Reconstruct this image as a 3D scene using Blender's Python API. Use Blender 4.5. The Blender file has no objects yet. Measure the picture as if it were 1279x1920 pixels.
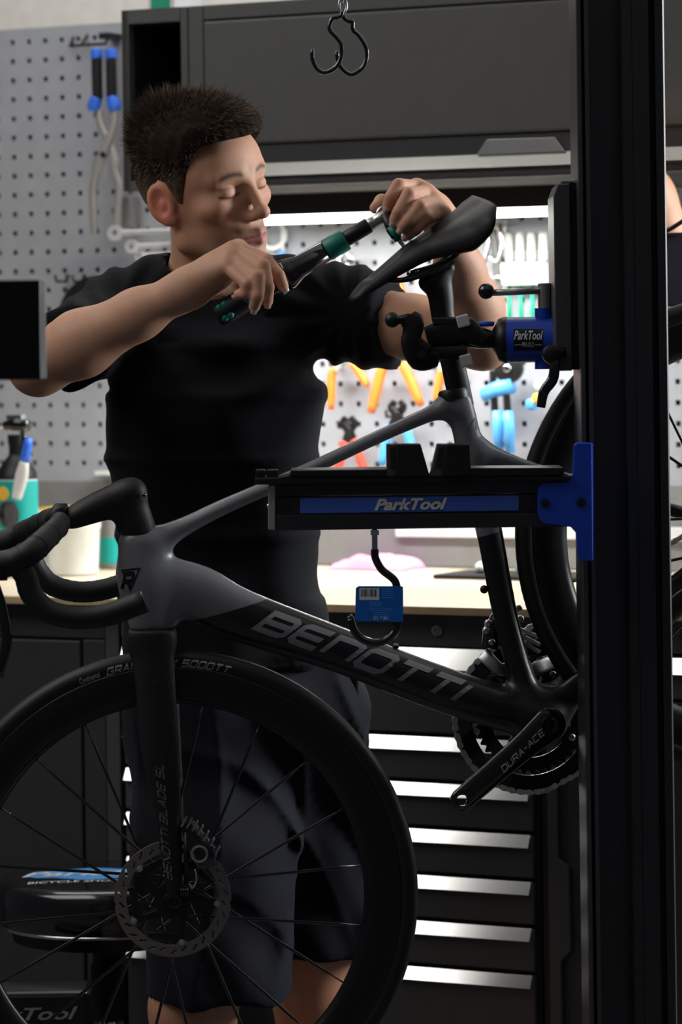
import bpy, bmesh, math, random
import numpy as np
from mathutils import Vector, Matrix

# ------------------------------------------------------------------ camera, world, light
sc = bpy.context.scene
F, CX, CY, RHO = 6500.0, 639.5, 640.0, 0.0135          # focal length in photo pixels, principal point, roll
CAM = np.array([0.0, 0.0, 1.45])
cam_d = bpy.data.cameras.new('camera'); cam = bpy.data.objects.new('camera', cam_d)
sc.collection.objects.link(cam); sc.camera = cam
cam_d.sensor_fit = 'AUTO'; cam_d.sensor_width = 36.0
cam_d.lens = 36.0 * F / 1920.0
cam_d.shift_y = -(960 - CY) / 1920.0
cam_d.clip_start = 0.1; cam_d.clip_end = 60
cr, sr = math.cos(RHO), math.sin(RHO)
cam.matrix_world = Matrix(((cr, sr, 0, 0), (0, 0, -1, 0), (-sr, cr, 0, CAM[2]), (0, 0, 0, 1)))
cam_d.dof.use_dof = True; cam_d.dof.focus_distance = 4.86; cam_d.dof.aperture_fstop = 5.5
vs = sc.view_settings
vs.view_transform = 'Standard'; vs.look = 'None'; vs.gamma = 1.0; vs.use_curve_mapping = False
vs.exposure = 0.15
try:
    sc.cycles.use_denoising = True
    sc.cycles.max_bounces = 6; sc.cycles.glossy_bounces = 4; sc.cycles.diffuse_bounces = 3
    sc.cycles.sample_clamp_indirect = 4.0
except Exception:
    pass
w = bpy.data.worlds.new('world'); sc.world = w; w.use_nodes = True
w.node_tree.nodes['Background'].inputs[0].default_value = (0.75, 0.82, 1.0, 1)
w.node_tree.nodes['Background'].inputs[1].default_value = 0.04

def area(name, loc, to, size, power, col=(1, 1, 1), size_y=None):
    d = bpy.data.lights.new(name, 'AREA'); d.energy = power; d.color = col
    d.size = size
    if size_y: d.shape = 'RECTANGLE'; d.size_y = size_y
    o = bpy.data.objects.new(name, d); sc.collection.objects.link(o)
    o.location = loc
    o.rotation_euler = (Vector(to) - Vector(loc)).to_track_quat('-Z', 'Y').to_euler()
    return o
area('window_daylight', (2.2, 5.55, 1.85), (0.0, 5.0, 1.35), 1.0, 150, (0.93, 0.97, 1.0), 1.1)
area('ceiling_panel', (-1.9, 4.5, 2.74), (-1.9, 4.5, 0), 2.3, 32, (1, 0.985, 0.96), 1.7)
area('ceiling_panel_bench', (-0.55, 6.25, 2.74), (-0.55, 6.2, 0), 1.8, 9, (1, 0.99, 0.96), 0.4)

# ------------------------------------------------------------------ pixel -> place helpers
def ray(px, py):
    a = (px - CX) / F; b = (CY - py) / F
    return np.array([a * cr + b * sr, 1.0, -a * sr + b * cr])
def at(px, py, Y):
    return CAM + ray(px, py) * Y
def hit(px, py, o, n):
    d = ray(px, py); t = np.dot(np.asarray(o) - CAM, n) / np.dot(d, n)
    return CAM + d * t
PSI = math.radians(27)
WO = np.array([0, 6.57, 0.0])
WU = np.array([math.cos(PSI), -math.sin(PSI), 0.0])
WN = np.array([-math.sin(PSI), -math.cos(PSI), 0.0])
ZZ = np.array([0, 0, 1.0])
def W(s, t, z): return WO + WU * s + WN * t + ZZ * z
def wpx(px, py, t): return hit(px, py, WO + WN * t, WN)
def wsz(px, py, t):
    p = wpx(px, py, t); return float(np.dot(p - WO, WU)), float(p[2])
def nrm(v):
    v = np.asarray(v, float); return v / (np.linalg.norm(v) + 1e-12)

# ------------------------------------------------------------------ materials
MATS = {}
def mat(name, col, rough=0.5, metal=0.0, var=0.06, scale=30.0, bump=0.0, bscale=200.0, emit=None, es=0.0, coat=0.0, sss=0.0, attr=None, spec=0.5, trans=0.0):
    if name in MATS: return MATS[name]
    m = bpy.data.materials.new(name); m.use_nodes = True
    nt = m.node_tree; b = nt.nodes['Principled BSDF']
    b.inputs['Roughness'].default_value = rough; b.inputs['Metallic'].default_value = metal
    b.inputs['Specular IOR Level'].default_value = spec
    b.inputs['Coat Weight'].default_value = coat; b.inputs['Coat Roughness'].default_value = 0.08
    b.inputs['Transmission Weight'].default_value = trans
    if sss:
        b.inputs['Subsurface Weight'].default_value = sss
        b.inputs['Subsurface Radius'].default_value = (0.012, 0.005, 0.003)
        b.inputs['Subsurface Scale'].default_value = 0.6
    tc = nt.nodes.new('ShaderNodeTexCoord')
    no = nt.nodes.new('ShaderNodeTexNoise'); no.inputs['Scale'].default_value = scale; no.inputs['Detail'].default_value = 4
    nt.links.new(tc.outputs['Object'], no.inputs['Vector'])
    mx = nt.nodes.new('ShaderNodeMix'); mx.data_type = 'RGBA'; mx.blend_type = 'MULTIPLY'
    mx.inputs['Factor'].default_value = 1.0
    ra = nt.nodes.new('ShaderNodeMapRange'); ra.inputs['To Min'].default_value = 1 - var * 2; ra.inputs['To Max'].default_value = 1 + var * 2
    nt.links.new(no.outputs['Fac'], ra.inputs['Value'])
    nt.links.new(ra.outputs['Result'], mx.inputs['B'])
    if attr:
        at_ = nt.nodes.new('ShaderNodeVertexColor'); at_.layer_name = attr
        nt.links.new(at_.outputs['Color'], mx.inputs['A'])
    else:
        mx.inputs['A'].default_value = (*col, 1)
    nt.links.new(mx.outputs['Result'], b.inputs['Base Color'])
    if bump:
        bn = nt.nodes.new('ShaderNodeTexNoise'); bn.inputs['Scale'].default_value = bscale; bn.inputs['Detail'].default_value = 3
        nt.links.new(tc.outputs['Object'], bn.inputs['Vector'])
        bp = nt.nodes.new('ShaderNodeBump'); bp.inputs['Strength'].default_value = bump; bp.inputs['Distance'].default_value = 0.002
        nt.links.new(bn.outputs['Fac'], bp.inputs['Height']); nt.links.new(bp.outputs['Normal'], b.inputs['Normal'])
    if emit:
        b.inputs['Emission Color'].default_value = (*emit, 1); b.inputs['Emission Strength'].default_value = es
    MATS[name] = m
    return m
black_paint = lambda: mat('black_paint', (0.012, 0.012, 0.014), 0.38, bump=0.04)
mat('cabinet_grey', (0.082, 0.082, 0.080), 0.45, bump=0.10, bscale=700)
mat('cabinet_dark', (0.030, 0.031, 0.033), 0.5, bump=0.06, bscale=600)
mat('shaded_cabinet_grey', (0.058, 0.058, 0.057), 0.45, bump=0.10, bscale=700)  # cabinet grey darkened; the dimmer light low down is put into the colour
mat('niche_black', (0.004, 0.004, 0.004), 0.8)
mat('pegboard', (0.36, 0.375, 0.415), 0.55, bump=0.05, bscale=500)
mat('splash_panel', (0.20, 0.20, 0.205), 0.55)
mat('cream_wall', (0.86, 0.82, 0.76), 0.8, bump=0.1)
mat('floor', (0.10, 0.10, 0.105), 0.5)
mat('ceiling', (0.7, 0.69, 0.66), 0.8)
mat('wood', (0.76, 0.63, 0.47), 0.35, var=0.1, scale=14)
mat('wood_edge', (0.50, 0.36, 0.20), 0.5, var=0.12, scale=25)
mat('alu', (0.93, 0.925, 0.89), 0.22, 1.0, var=0.03)
mat('led', (1, 1, 1), 0.5, emit=(1.0, 1.0, 0.92), es=7.0)
mat('chrome', (0.75, 0.75, 0.77), 0.18, 1.0)
mat('steel', (0.55, 0.54, 0.53), 0.32, 1.0)
mat('steel_dull', (0.45, 0.43, 0.41), 0.5, 0.7)
mat('spanner', (0.85, 0.85, 0.87), 0.35, 0.5)
mat('chain_steel', (0.66, 0.64, 0.61), 0.35, 0.3)
mat('black', (0.006, 0.006, 0.007), 0.42, spec=.4)
mat('nut', (0.72, 0.72, 0.74), 0.3, 0.35)
mat('rail', (0.10, 0.10, 0.105), 0.28, 0.6)  # paler than the column, carrying the reflections painted along its lips
mat('tyre_print', (0.42, 0.42, 0.41), 0.6)
mat('black_gloss', (0.006, 0.006, 0.007), 0.16, coat=0.6)
mat('black_matte', (0.0085, 0.0085, 0.0095), 0.52, spec=.35, bump=0.08, bscale=900)
mat('tape', (0.010, 0.010, 0.011), 0.55, spec=.4, bump=0.25, bscale=500)
mat('post', (0.020, 0.020, 0.022), 0.40, bump=0.05, bscale=900)
mat('box_grey', (0.055, 0.055, 0.060), 0.42)
mat('blue', (0.012, 0.060, 0.52), 0.34, bump=0.03, bscale=700)
mat('blue_strip', (0.06, 0.14, 0.58), 0.22)
mat('blue_tag', (0.01, 0.14, 0.60), 0.3)
mat('blue_light', (0.10, 0.42, 0.95), 0.4)
mat('white', (0.80, 0.80, 0.80), 0.5)
mat('silver_print', (0.74, 0.74, 0.73), 0.4)
mat('grey_print', (0.24, 0.235, 0.25), 0.5)
mat('dark_print', (0.14, 0.14, 0.145), 0.5)
mat('print_dim', (0.22, 0.22, 0.22), 0.6)
mat('tyre', (0.011, 0.011, 0.011), 0.5, spec=.35, bump=0.15, bscale=400)
mat('carbon', (0.009, 0.009, 0.010), 0.30, spec=.4)
mat('rotor', (0.20, 0.17, 0.155), 0.40, 0.35)
mat('skin', (0.6, 0.4, 0.3), 0.56, spec=.35, var=0.05, scale=60, bump=0.12, bscale=350, sss=0.12, attr='col')
mat('nail', (0.62, 0.40, 0.34), 0.25)
mat('hair', (0.030, 0.018, 0.011), 0.9, var=0.3, scale=90, attr='col', spec=0.1)
mat('strand', (0.085, 0.052, 0.034), 0.6, var=0.35, scale=60)
mat('shirt', (0.0022, 0.0024, 0.0042), 0.92, var=0.2, scale=12, bump=0.2, bscale=1200, spec=0.2)
mat('shorts', (0.0042, 0.0042, 0.0085), 0.85, var=0.2, scale=12, bump=0.2, bscale=1100, spec=0.2)
mat('green', (0.0, 0.17, 0.13), 0.45)
mat('orange', (0.95, 0.22, 0.03), 0.45)
mat('red_grip', (0.85, 0.10, 0.07), 0.45)
mat('blue_grip', (0.03, 0.16, 0.80), 0.45)
mat('pink', (0.80, 0.34, 0.57), 0.8)
mat('tub', (0.82, 0.84, 0.80), 0.4)
mat('teal', (0.0, 0.36, 0.34), 0.45)
mat('yellow', (0.80, 0.52, 0.05), 0.5)
mat('green_tool', (0.0, 0.40, 0.22), 0.45)
mat('navy', (0.018, 0.020, 0.040), 0.6)
mat('lip', (0.3, 0.1, 0.1), 0.4)
mat('lash', (0.02, 0.012, 0.010), 0.6)
M = MATS
for n_, w_ in (('shirt', .03), ('shorts', .04)):
    b_ = M[n_].node_tree.nodes['Principled BSDF']; b_.inputs['Sheen Weight'].default_value = w_; b_.inputs['Sheen Roughness'].default_value = 0.45; b_.inputs['Sheen Tint'].default_value = (0.75, 0.8, 1.0, 1)

# ------------------------------------------------------------------ mesh builders
COL = sc.collection
MW = {}                                                    # object -> world matrix
class MB:
    def __init__(s): s.v = []; s.f = []; s.n = 0; s.mi = []; s.cur = 0
    def add(s, V, Fs):
        V = np.asarray(V, float).reshape(-1, 3)
        s.v.append(V)
        for f in Fs: s.f.append([int(i) + s.n for i in f]); s.mi.append(s.cur)
        s.n += len(V); return s
    def box(s, c, h, ax=None):
        ax = np.eye(3) if ax is None else np.asarray(ax, float)
        c = np.asarray(c, float)
        V = [c + ax[0] * h[0] * i + ax[1] * h[1] * j + ax[2] * h[2] * k for i in (-1, 1) for j in (-1, 1) for k in (-1, 1)]
        q = [(0, 1, 3, 2), (4, 6, 7, 5), (0, 4, 5, 1), (2, 3, 7, 6), (0, 2, 6, 4), (1, 5, 7, 3)]
        if np.dot(np.cross(ax[0], ax[1]), ax[2]) < 0: q = [t[::-1] for t in q]
        return s.add(V, q)
    def wbox(s, s0, s1, t0, t1, z0, z1):                   # a box in wall coordinates
        return s.box(W((s0 + s1) / 2, (t0 + t1) / 2, (z0 + z1) / 2), ((s1 - s0) / 2, (t1 - t0) / 2, (z1 - z0) / 2), (WU, WN, ZZ))
    def prism(s, P, d):                                    # planar polygon P (3D points) extruded by vector d
        P = np.asarray(P, float); n = len(P); d = np.asarray(d, float)
        nn = np.zeros(3)
        for i in range(n): nn += np.cross(P[i], P[(i + 1) % n])
        if np.dot(nn, d) < 0: P = P[::-1]
        V = np.vstack([P, P + d])
        return s.add(V, [list(range(n))[::-1], list(range(n, 2 * n))] + [(i, (i + 1) % n, n + (i + 1) % n, n + i) for i in range(n)])
    def sweep(s, P, A, B, up, n=16, e=2.0, cap=True):      # superellipse section: A along up x tangent, B along up
        P = np.asarray(P, float); m = len(P)
        A = np.broadcast_to(np.asarray(A, float), (m,)); B = np.broadcast_to(np.asarray(B, float), (m,))
        T = np.gradient(P, axis=0)
        V = []
        for i in range(m):
            t = nrm(T[i]); u = np.asarray(up, float); u = nrm(u - np.dot(u, t) * t); sd = np.cross(u, t)
            for k in range(n):
                a = 2 * math.pi * k / n; c, q = math.cos(a), math.sin(a)
                x = abs(c) ** (2 / e) * (1 if c >= 0 else -1); y = abs(q) ** (2 / e) * (1 if q >= 0 else -1)
                V.append(P[i] + sd * A[i] * x + u * B[i] * y)
        Fs = []
        for i in range(m - 1):
            for k in range(n):
                a, b = i * n + k, i * n + (k + 1) % n
                Fs.append((a, b, b + n, a + n))
        if cap: Fs += [list(range(n))[::-1], [(m - 1) * n + k for k in range(n)]]
        return s.add(V, Fs)
    def tube(s, P, r, n=10, cap=True, sub=0):
        P = np.asarray(P, float)
        if sub: P, r = spline(P, sub), (np.interp(np.linspace(0, 1, (len(P) - 1) * sub + 1), np.linspace(0, 1, len(P)), np.broadcast_to(r, (len(P),))))
        m = len(P); r = np.broadcast_to(np.asarray(r, float), (m,))
        T = np.gradient(P, axis=0); t = nrm(T[0])
        u = nrm(np.cross(t, (0.3, 0.9, 0.2) if abs(t[1]) < 0.9 else (1, 0, 0)))
        V = []
        for i in range(m):
            t = nrm(T[i]); u = nrm(u - np.dot(u, t) * t); v = np.cross(t, u)
            for k in range(n):
                a = 2 * math.pi * k / n
                V.append(P[i] + r[i] * (u * math.cos(a) + v * math.sin(a)))
        Fs = [(i * n + k, i * n + (k + 1) % n, (i + 1) * n + (k + 1) % n, (i + 1) * n + k) for i in range(m - 1) for k in range(n)]
        if cap: Fs += [list(range(n))[::-1], [(m - 1) * n + k for k in range(n)]]
        return s.add(V, Fs)
    def lathe(s, o, ax, prof, n=28):                       # prof: (along axis, radius)
        ax = nrm(ax); u = nrm(np.cross(ax, (0, 0, 1) if abs(ax[2]) < 0.9 else (1, 0, 0)))
        P = [np.asarray(o, float) + ax * a for a, _ in prof]; v = np.cross(ax, u)
        V = []; m = len(prof)
        for i in range(m):
            for k in range(n):
                a = 2 * math.pi * k / n
                V.append(P[i] + max(prof[i][1], 1e-5) * (u * math.cos(a) + v * math.sin(a)))
        Fs = [(i * n + k, i * n + (k + 1) % n, (i + 1) * n + (k + 1) % n, (i + 1) * n + k) for i in range(m - 1) for k in range(n)]
        Fs += [list(range(n))[::-1], [(m - 1) * n + k for k in range(n)]]
        return s.add(V, Fs)
    def ball(s, c, r, n=14):
        r = np.broadcast_to(np.asarray(r, float), (3,))
        m = n // 2; V = []
        for i in range(m + 1):
            a = math.pi * i / m
            for k in range(n):
                b = 2 * math.pi * k / n
                V.append(np.asarray(c) + r * (max(math.sin(a), 1e-4) * math.cos(b), max(math.sin(a), 1e-4) * math.sin(b), -math.cos(a)))
        return s.add(V, [(i * n + k, i * n + (k + 1) % n, (i + 1) * n + (k + 1) % n, (i + 1) * n + k) for i in range(m) for k in range(n)])
    def ring(s, c, ax, R, prof, n=72):                     # closed profile (dr, along axis) revolved at radius R
        ax = nrm(ax); u = nrm(np.cross(ax, (0, 0, 1) if abs(ax[2]) < 0.9 else (1, 0, 0))); v = np.cross(ax, u); m = len(prof)
        V = []
        for k in range(n):
            a = 2 * math.pi * k / n; d = u * math.cos(a) + v * math.sin(a)
            for dr, l in prof: V.append(np.asarray(c) + d * (R + dr) + ax * l)
        return s.add(V, [(k * m + j, ((k + 1) % n) * m + j, ((k + 1) % n) * m + (j + 1) % m, k * m + (j + 1) % m) for k in range(n) for j in range(m)])
    def build(s, name, mats, parent=None, smooth=False, bevel=0.0, flat_angle=None, seg=2):
        V = np.vstack(s.v); return mkobj(name, V, s.f, mats, parent, smooth, bevel, s.mi, flat_angle, seg)

def spline(P, sub):                                        # Catmull-Rom
    P = np.asarray(P, float); Q = np.vstack([2 * P[0] - P[1], P, 2 * P[-1] - P[-2]]); out = []
    for i in range(1, len(Q) - 2):
        for k in range(sub):
            t = k / sub; a, b, c, d = Q[i - 1], Q[i], Q[i + 1], Q[i + 2]
            out.append(0.5 * (2 * b + (c - a) * t + (2 * a - 5 * b + 4 * c - d) * t * t + (3 * b - a - 3 * c + d) * t ** 3))
    out.append(P[-1]); return np.array(out)

def wm(o):
    return MW[o.name] if o.name in MW else Matrix.Identity(4)
def mkobj(name, V, Fs, mats, parent=None, smooth=False, bevel=0.0, mi=None, flat_angle=None, seg=2):
    V = np.asarray(V, float)
    if parent is None:
        loc = np.array([(V[:, 0].min() + V[:, 0].max()) / 2, (V[:, 1].min() + V[:, 1].max()) / 2, V[:, 2].min()])
        mw = Matrix.Translation(loc)
    else: mw = wm(parent)
    inv = np.array(mw.inverted())
    L = V @ inv[:3, :3].T + inv[:3, 3]
    me = bpy.data.meshes.new(name)
    me.from_pydata(L.tolist(), [], Fs if isinstance(Fs, list) else Fs.tolist()); me.update()
    bm = bmesh.new(); bm.from_mesh(me); bmesh.ops.recalc_face_normals(bm, faces=bm.faces); bm.to_mesh(me); bm.free()
    for m in (mats if isinstance(mats, (list, tuple)) else [mats]): me.materials.append(M[m] if isinstance(m, str) else m)
    if mi is not None and max(mi, default=0) > 0:
        me.polygons.foreach_set('material_index', np.array(mi, dtype=np.int32))
    if smooth: me.polygons.foreach_set('use_smooth', np.ones(len(me.polygons), dtype=bool))
    if smooth and flat_angle:
        try: me.set_sharp_from_angle(angle=math.radians(flat_angle))
        except Exception: pass
    o = bpy.data.objects.new(name, me); COL.objects.link(o)
    if parent is not None: o.parent = parent; MW[o.name] = mw
    else: o.matrix_world = mw; MW[o.name] = mw
    if bevel:
        b = o.modifiers.new('bevel', 'BEVEL'); b.width = bevel; b.segments = seg; b.limit_method = 'ANGLE'; b.angle_limit = math.radians(40)
    return o
def thing(name, label, cat, loc, rotz=0.0, group=None):
    o = bpy.data.objects.new(name, None); COL.objects.link(o); o.empty_display_size = 0.05
    o.location = loc; o.rotation_euler = (0, 0, rotz)
    MW[o.name] = Matrix.Translation(loc) @ Matrix.Rotation(rotz, 4, 'Z')
    tag(o, label, cat, group); return o
def tag(o, label, cat, group=None, kind=None):
    o['label'] = label; o['category'] = cat
    if group: o['group'] = group
    if kind: o['kind'] = kind
    return o
def struct(o): o['kind'] = 'structure'; return o

# ------------------------------------------------------------------ signed distance solids -> surface nets
def ell(p, c, r, R=None):
    q = p - np.asarray(c)
    if R is not None: q = q @ R
    r = np.asarray(r, float); k0 = np.sqrt(((q / r) ** 2).sum(-1)); k1 = np.sqrt(((q / (r * r)) ** 2).sum(-1)) + 1e-9
    return k0 * (k0 - 1) / k1
def rcone(p, a, b, ra, rb):
    a = np.asarray(a, float); ab = np.asarray(b, float) - a
    t = np.clip(((p - a) @ ab) / (ab @ ab + 1e-12), 0, 1)
    return np.linalg.norm(p - a - t[:, None] * ab, axis=1) - (ra + t * (rb - ra))
def smin(a, b, k):
    h = np.clip(0.5 + 0.5 * (b - a) / k, 0, 1)
    return b + (a - b) * h - k * h * (1 - h)
def smax(a, b, k): return -smin(-a, -b, k)
def chain(p, nodes, k=0.006):                              # nodes: (point, radius)
    d = None
    for (a, ra), (b, rb) in zip(nodes[:-1], nodes[1:]):
        e = rcone(p, a, b, ra, rb); d = e if d is None else smin(d, e, k)
    return d
def surfnet(f, lo, hi, h):
    lo = np.asarray(lo, float); n = np.maximum(np.ceil((np.asarray(hi) - lo) / h).astype(int), 4)
    B = 4; nb = -(-(n) // B)
    n = nb * B + 1
    cg = np.stack(np.meshgrid(*[np.arange(nb[i]) for i in range(3)], indexing='ij'), -1).reshape(-1, 3)
    dc = f(lo + (cg * B + B / 2) * h)
    vals = np.where(dc > 0, 1.0, -1.0).reshape(nb)
    vals = np.repeat(np.repeat(np.repeat(vals, B, 0), B, 1), B, 2)
    vals = np.pad(vals, ((0, 1),) * 3, mode='edge')
    act = cg[np.abs(dc) < B * h * 0.87 * 1.9 + h]
    off = np.stack(np.meshgrid(*[np.arange(B + 1)] * 3, indexing='ij'), -1).reshape(-1, 3)
    idx = (act[:, None, :] * B + off[None]).reshape(-1, 3)
    flat = np.unique(np.ravel_multi_index(idx.T, n))
    ii = np.stack(np.unravel_index(flat, n), -1)
    dv = np.empty(len(flat))
    for s in range(0, len(flat), 400000): dv[s:s + 400000] = f(lo + ii[s:s + 400000] * h)
    vals = vals.reshape(-1); vals[flat] = dv; vals = vals.reshape(n)
    S = vals < 0
    c = n - 1
    cnt = np.zeros(c, int); acc = np.zeros((*c, 3))
    num = np.zeros(c)
    corners = [(i, j, k) for i in (0, 1) for j in (0, 1) for k in (0, 1)]
    def sub(o): return tuple(slice(o[a], o[a] + c[a]) for a in range(3))
    for a in range(3):
        for o1 in (0, 1):
            for o2 in (0, 1):
                p0 = [0, 0, 0]; oth = [x for x in range(3) if x != a]; p0[oth[0]] = o1; p0[oth[1]] = o2
                p1 = list(p0); p1[a] = 1
                v0 = vals[sub(p0)]; v1 = vals[sub(p1)]
                m = (v0 < 0) != (v1 < 0)
                t = np.where(m, v0 / np.where(m, v0 - v1, 1), 0)
                num += m
                for b in range(3):
                    acc[..., b] += np.where(m, (t if b == a else p0[b]), 0)
    mask = num > 0
    vid = -np.ones(c, int); vid[mask] = np.arange(mask.sum())
    cell = np.argwhere(mask)
    V = lo + (cell + acc[mask] / num[mask][:, None]) * h
    Q = []
    for a in range(3):
        b, d = (a + 1) % 3, (a + 2) % 3
        s0 = [slice(1, -1)] * 3; s1 = [slice(1, -1)] * 3
        s0[a] = slice(0, -1); s1[a] = slice(1, None)
        x0 = S[tuple(s0)]; x1 = S[tuple(s1)]
        e = np.argwhere(x0 != x1)
        fl = x0[x0 != x1]
        e = e + 1; e[:, a] -= 1
        def g(db, dd):
            q = e.copy(); q[:, b] += db; q[:, d] += dd
            return vid[q[:, 0], q[:, 1], q[:, 2]]
        q = np.stack([g(-1, -1), g(0, -1), g(0, 0), g(-1, 0)], -1)
        q[~fl] = q[~fl][:, ::-1]
        Q.append(q)
    Q = np.vstack(Q); Q = Q[(Q >= 0).all(1)]
    return V, Q
def vcol(o, cols):
    a = o.data.color_attributes.new('col', 'FLOAT_COLOR', 'POINT')
    c = np.ones((len(cols), 4)); c[:, :3] = cols
    a.data.foreach_set('color', c.reshape(-1).astype(np.float32))

# ------------------------------------------------------------------ lettering
G = {'B': [[(0, 0), (0, 1), (.86, 1), (1, .86), (1, .62), (.88, .5), (1, .38), (1, .14), (.86, 0), (0, 0), (0, .2)], [(0, .5), (.9, .5)]],
 'E': [[(1, 1), (.14, 1), (0, .86), (0, .14), (.14, 0), (1, 0)], [(0, .5), (.92, .5)]],
 'n': [[(0, 0), (0, 1), (.86, 1), (1, .86), (1, 0)]], 'N': [[(0, 0), (0, 1), (1, 0), (1, 1)]],
 'O': [[(.14, 0), (0, .14), (0, .86), (.14, 1), (.86, 1), (1, .86), (1, .14), (.86, 0), (.14, 0), (.05, .09)]],
 'T': [[(0, 1), (1, 1)], [(.5, 1), (.5, 0)]], 'I': [[(0, 0), (0, 1)]], 'L': [[(0, 1), (0, 0), (1, 0)]],
 'A': [[(0, 0), (.5, 1), (1, 0)], [(.2, .35), (.8, .35)]],
 'D': [[(0, 0), (0, 1), (.8, 1), (1, .8), (1, .2), (.8, 0), (0, 0), (0, .2)]],
 'S': [[(1, 1), (.1, 1), (0, .9), (0, .6), (.1, .5), (.9, .5), (1, .4), (1, .1), (.9, 0), (0, 0)]],
 '5': [[(1, 1), (0, 1), (0, .55), (.9, .55), (1, .45), (1, .1), (.9, 0), (0, 0)]],
 'R': [[(0, 0), (0, 1), (.86, 1), (1, .86), (1, .6), (.86, .46), (0, .46)], [(.5, .46), (1, 0)]],
 'P': [[(0, 0), (0, 1), (.86, 1), (1, .86), (1, .6), (.86, .46), (0, .46)]],
 'G': [[(1, 1), (.12, 1), (0, .88), (0, .12), (.12, 0), (1, 0), (1, .5), (.55, .5)]],
 'X': [[(0, 0), (1, 1)], [(0, 1), (1, 0)]], 'U': [[(0, 1), (0, .12), (.12, 0), (.88, 0), (1, .12), (1, 1)]],
 'C': [[(1, 1), (.12, 1), (0, .88), (0, .12), (.12, 0), (1, 0)]], '-': [[(.1, .5), (.9, .5)]]}
G['0'] = G['O']
def stroke_text(txt, fn, wid=0.16, lw=1.0, gap=0.35, narrow={'I': 0.0, '1': 0.0, ' ': 0.5, '-': 0.6}, step=0.12, asp=1.0):
    """flat-stroke letters; unit height, letter width lw; fn maps (x, y) arrays (x in units of the whole width 0..1) to 3D points"""
    adv = []; x = 0
    for ch in txt:
        wl = narrow.get(ch, 1.0) * lw; adv.append((x, wl)); x += wl + gap * (1 if ch != ' ' else 0.4)
    tot = x - gap; pts = []; faces = []
    for ch, (x0, wl) in zip(txt, adv):
        for pl in G.get(ch, []):
            P = np.array([(x0 + a * wl, b) for a, b in pl], float)
            m = len(P); off = []
            for i in range(m):                              # mitred ribbon
                d0 = nrm(P[i] - P[i - 1]) if i else None; d1 = nrm(P[i + 1] - P[i]) if i < m - 1 else None
                d0 = d1 if d0 is None else d0; d1 = d0 if d1 is None else d1
                n0 = np.array([-d0[1], d0[0]]); n1 = np.array([-d1[1], d1[0]]); b = nrm(n0 + n1)
                off.append(b * min(1 / max(np.dot(b, n0), 0.4), 2) * wid / 2)
            for i in range(m - 1):
                k = max(1, int(np.linalg.norm(P[i + 1] - P[i]) / step))
                for j in range(k + 1):
                    t = j / k; c = P[i] * (1 - t) + P[i + 1] * t; o = off[i] * (1 - t) + off[i + 1] * t
                    pts += [c + o, c, c - o]
                    if j:
                        q = len(pts) - 6
                        faces += [(q, q + 1, q + 4, q + 3), (q + 1, q + 2, q + 5, q + 4)]
    pts = np.array(pts); pts[:, 0] /= tot
    return fn(pts), faces
def font_text(txt, shear=0.0, bold=0.0, cuts=0):
    c = bpy.data.curves.new('t', 'FONT'); c.body = txt; c.shear = shear; c.offset = bold; c.resolution_u = 3
    o = bpy.data.objects.new('t', c); COL.objects.link(o)
    bpy.context.view_layer.update()
    me = bpy.data.meshes.new_from_object(o.evaluated_get(bpy.context.evaluated_depsgraph_get()))
    bpy.data.objects.remove(o); bm = bmesh.new(); bm.from_mesh(me)
    if cuts:
        xs = [v.co.x for v in bm.verts]; ys = [v.co.y for v in bm.verts]
        for i in range(1, cuts):
            for ax, lo, hi in ((0, min(xs), max(xs)), (1, min(ys), max(ys))):
                if ax == 1 and i > 6: continue
                co = [0, 0, 0]; no = [0, 0, 0]; co[ax] = lo + (hi - lo) * i / (cuts if ax == 0 else 7); no[ax] = 1
                bmesh.ops.bisect_plane(bm, geom=bm.verts[:] + bm.edges[:] + bm.faces[:], plane_co=co, plane_no=no)
    V = np.array([v.co[:] for v in bm.verts]); bm.verts.index_update()
    Fs = [[v.index for v in f.verts] for f in bm.faces]; bm.free()
    bpy.data.meshes.remove(me)
    P = V[:, :2].copy(); P[:, 0] = (P[:, 0] - P[:, 0].min()) / (np.ptp(P[:, 0])); P[:, 1] = (P[:, 1] - P[:, 1].min()) / np.ptp(P[:, 1])
    return P, Fs

# ================================================================== THE SETTING
S0, S1 = -2.2, wsz(1345, 1300, 0.8)[0]
struct(MB().box((0, 4.6, -0.05), (3.4, 4.2, 0.05)).build('floor', 'floor'))
struct(MB().box((0, 4.6, 2.85), (3.4, 4.2, 0.05)).build('ceiling', 'ceiling'))
struct(MB().wbox(S0 - 0.6, S1 + 2.6, -0.16, -0.06, 0, 2.8).build('wall_back', 'cream_wall'))

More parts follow.
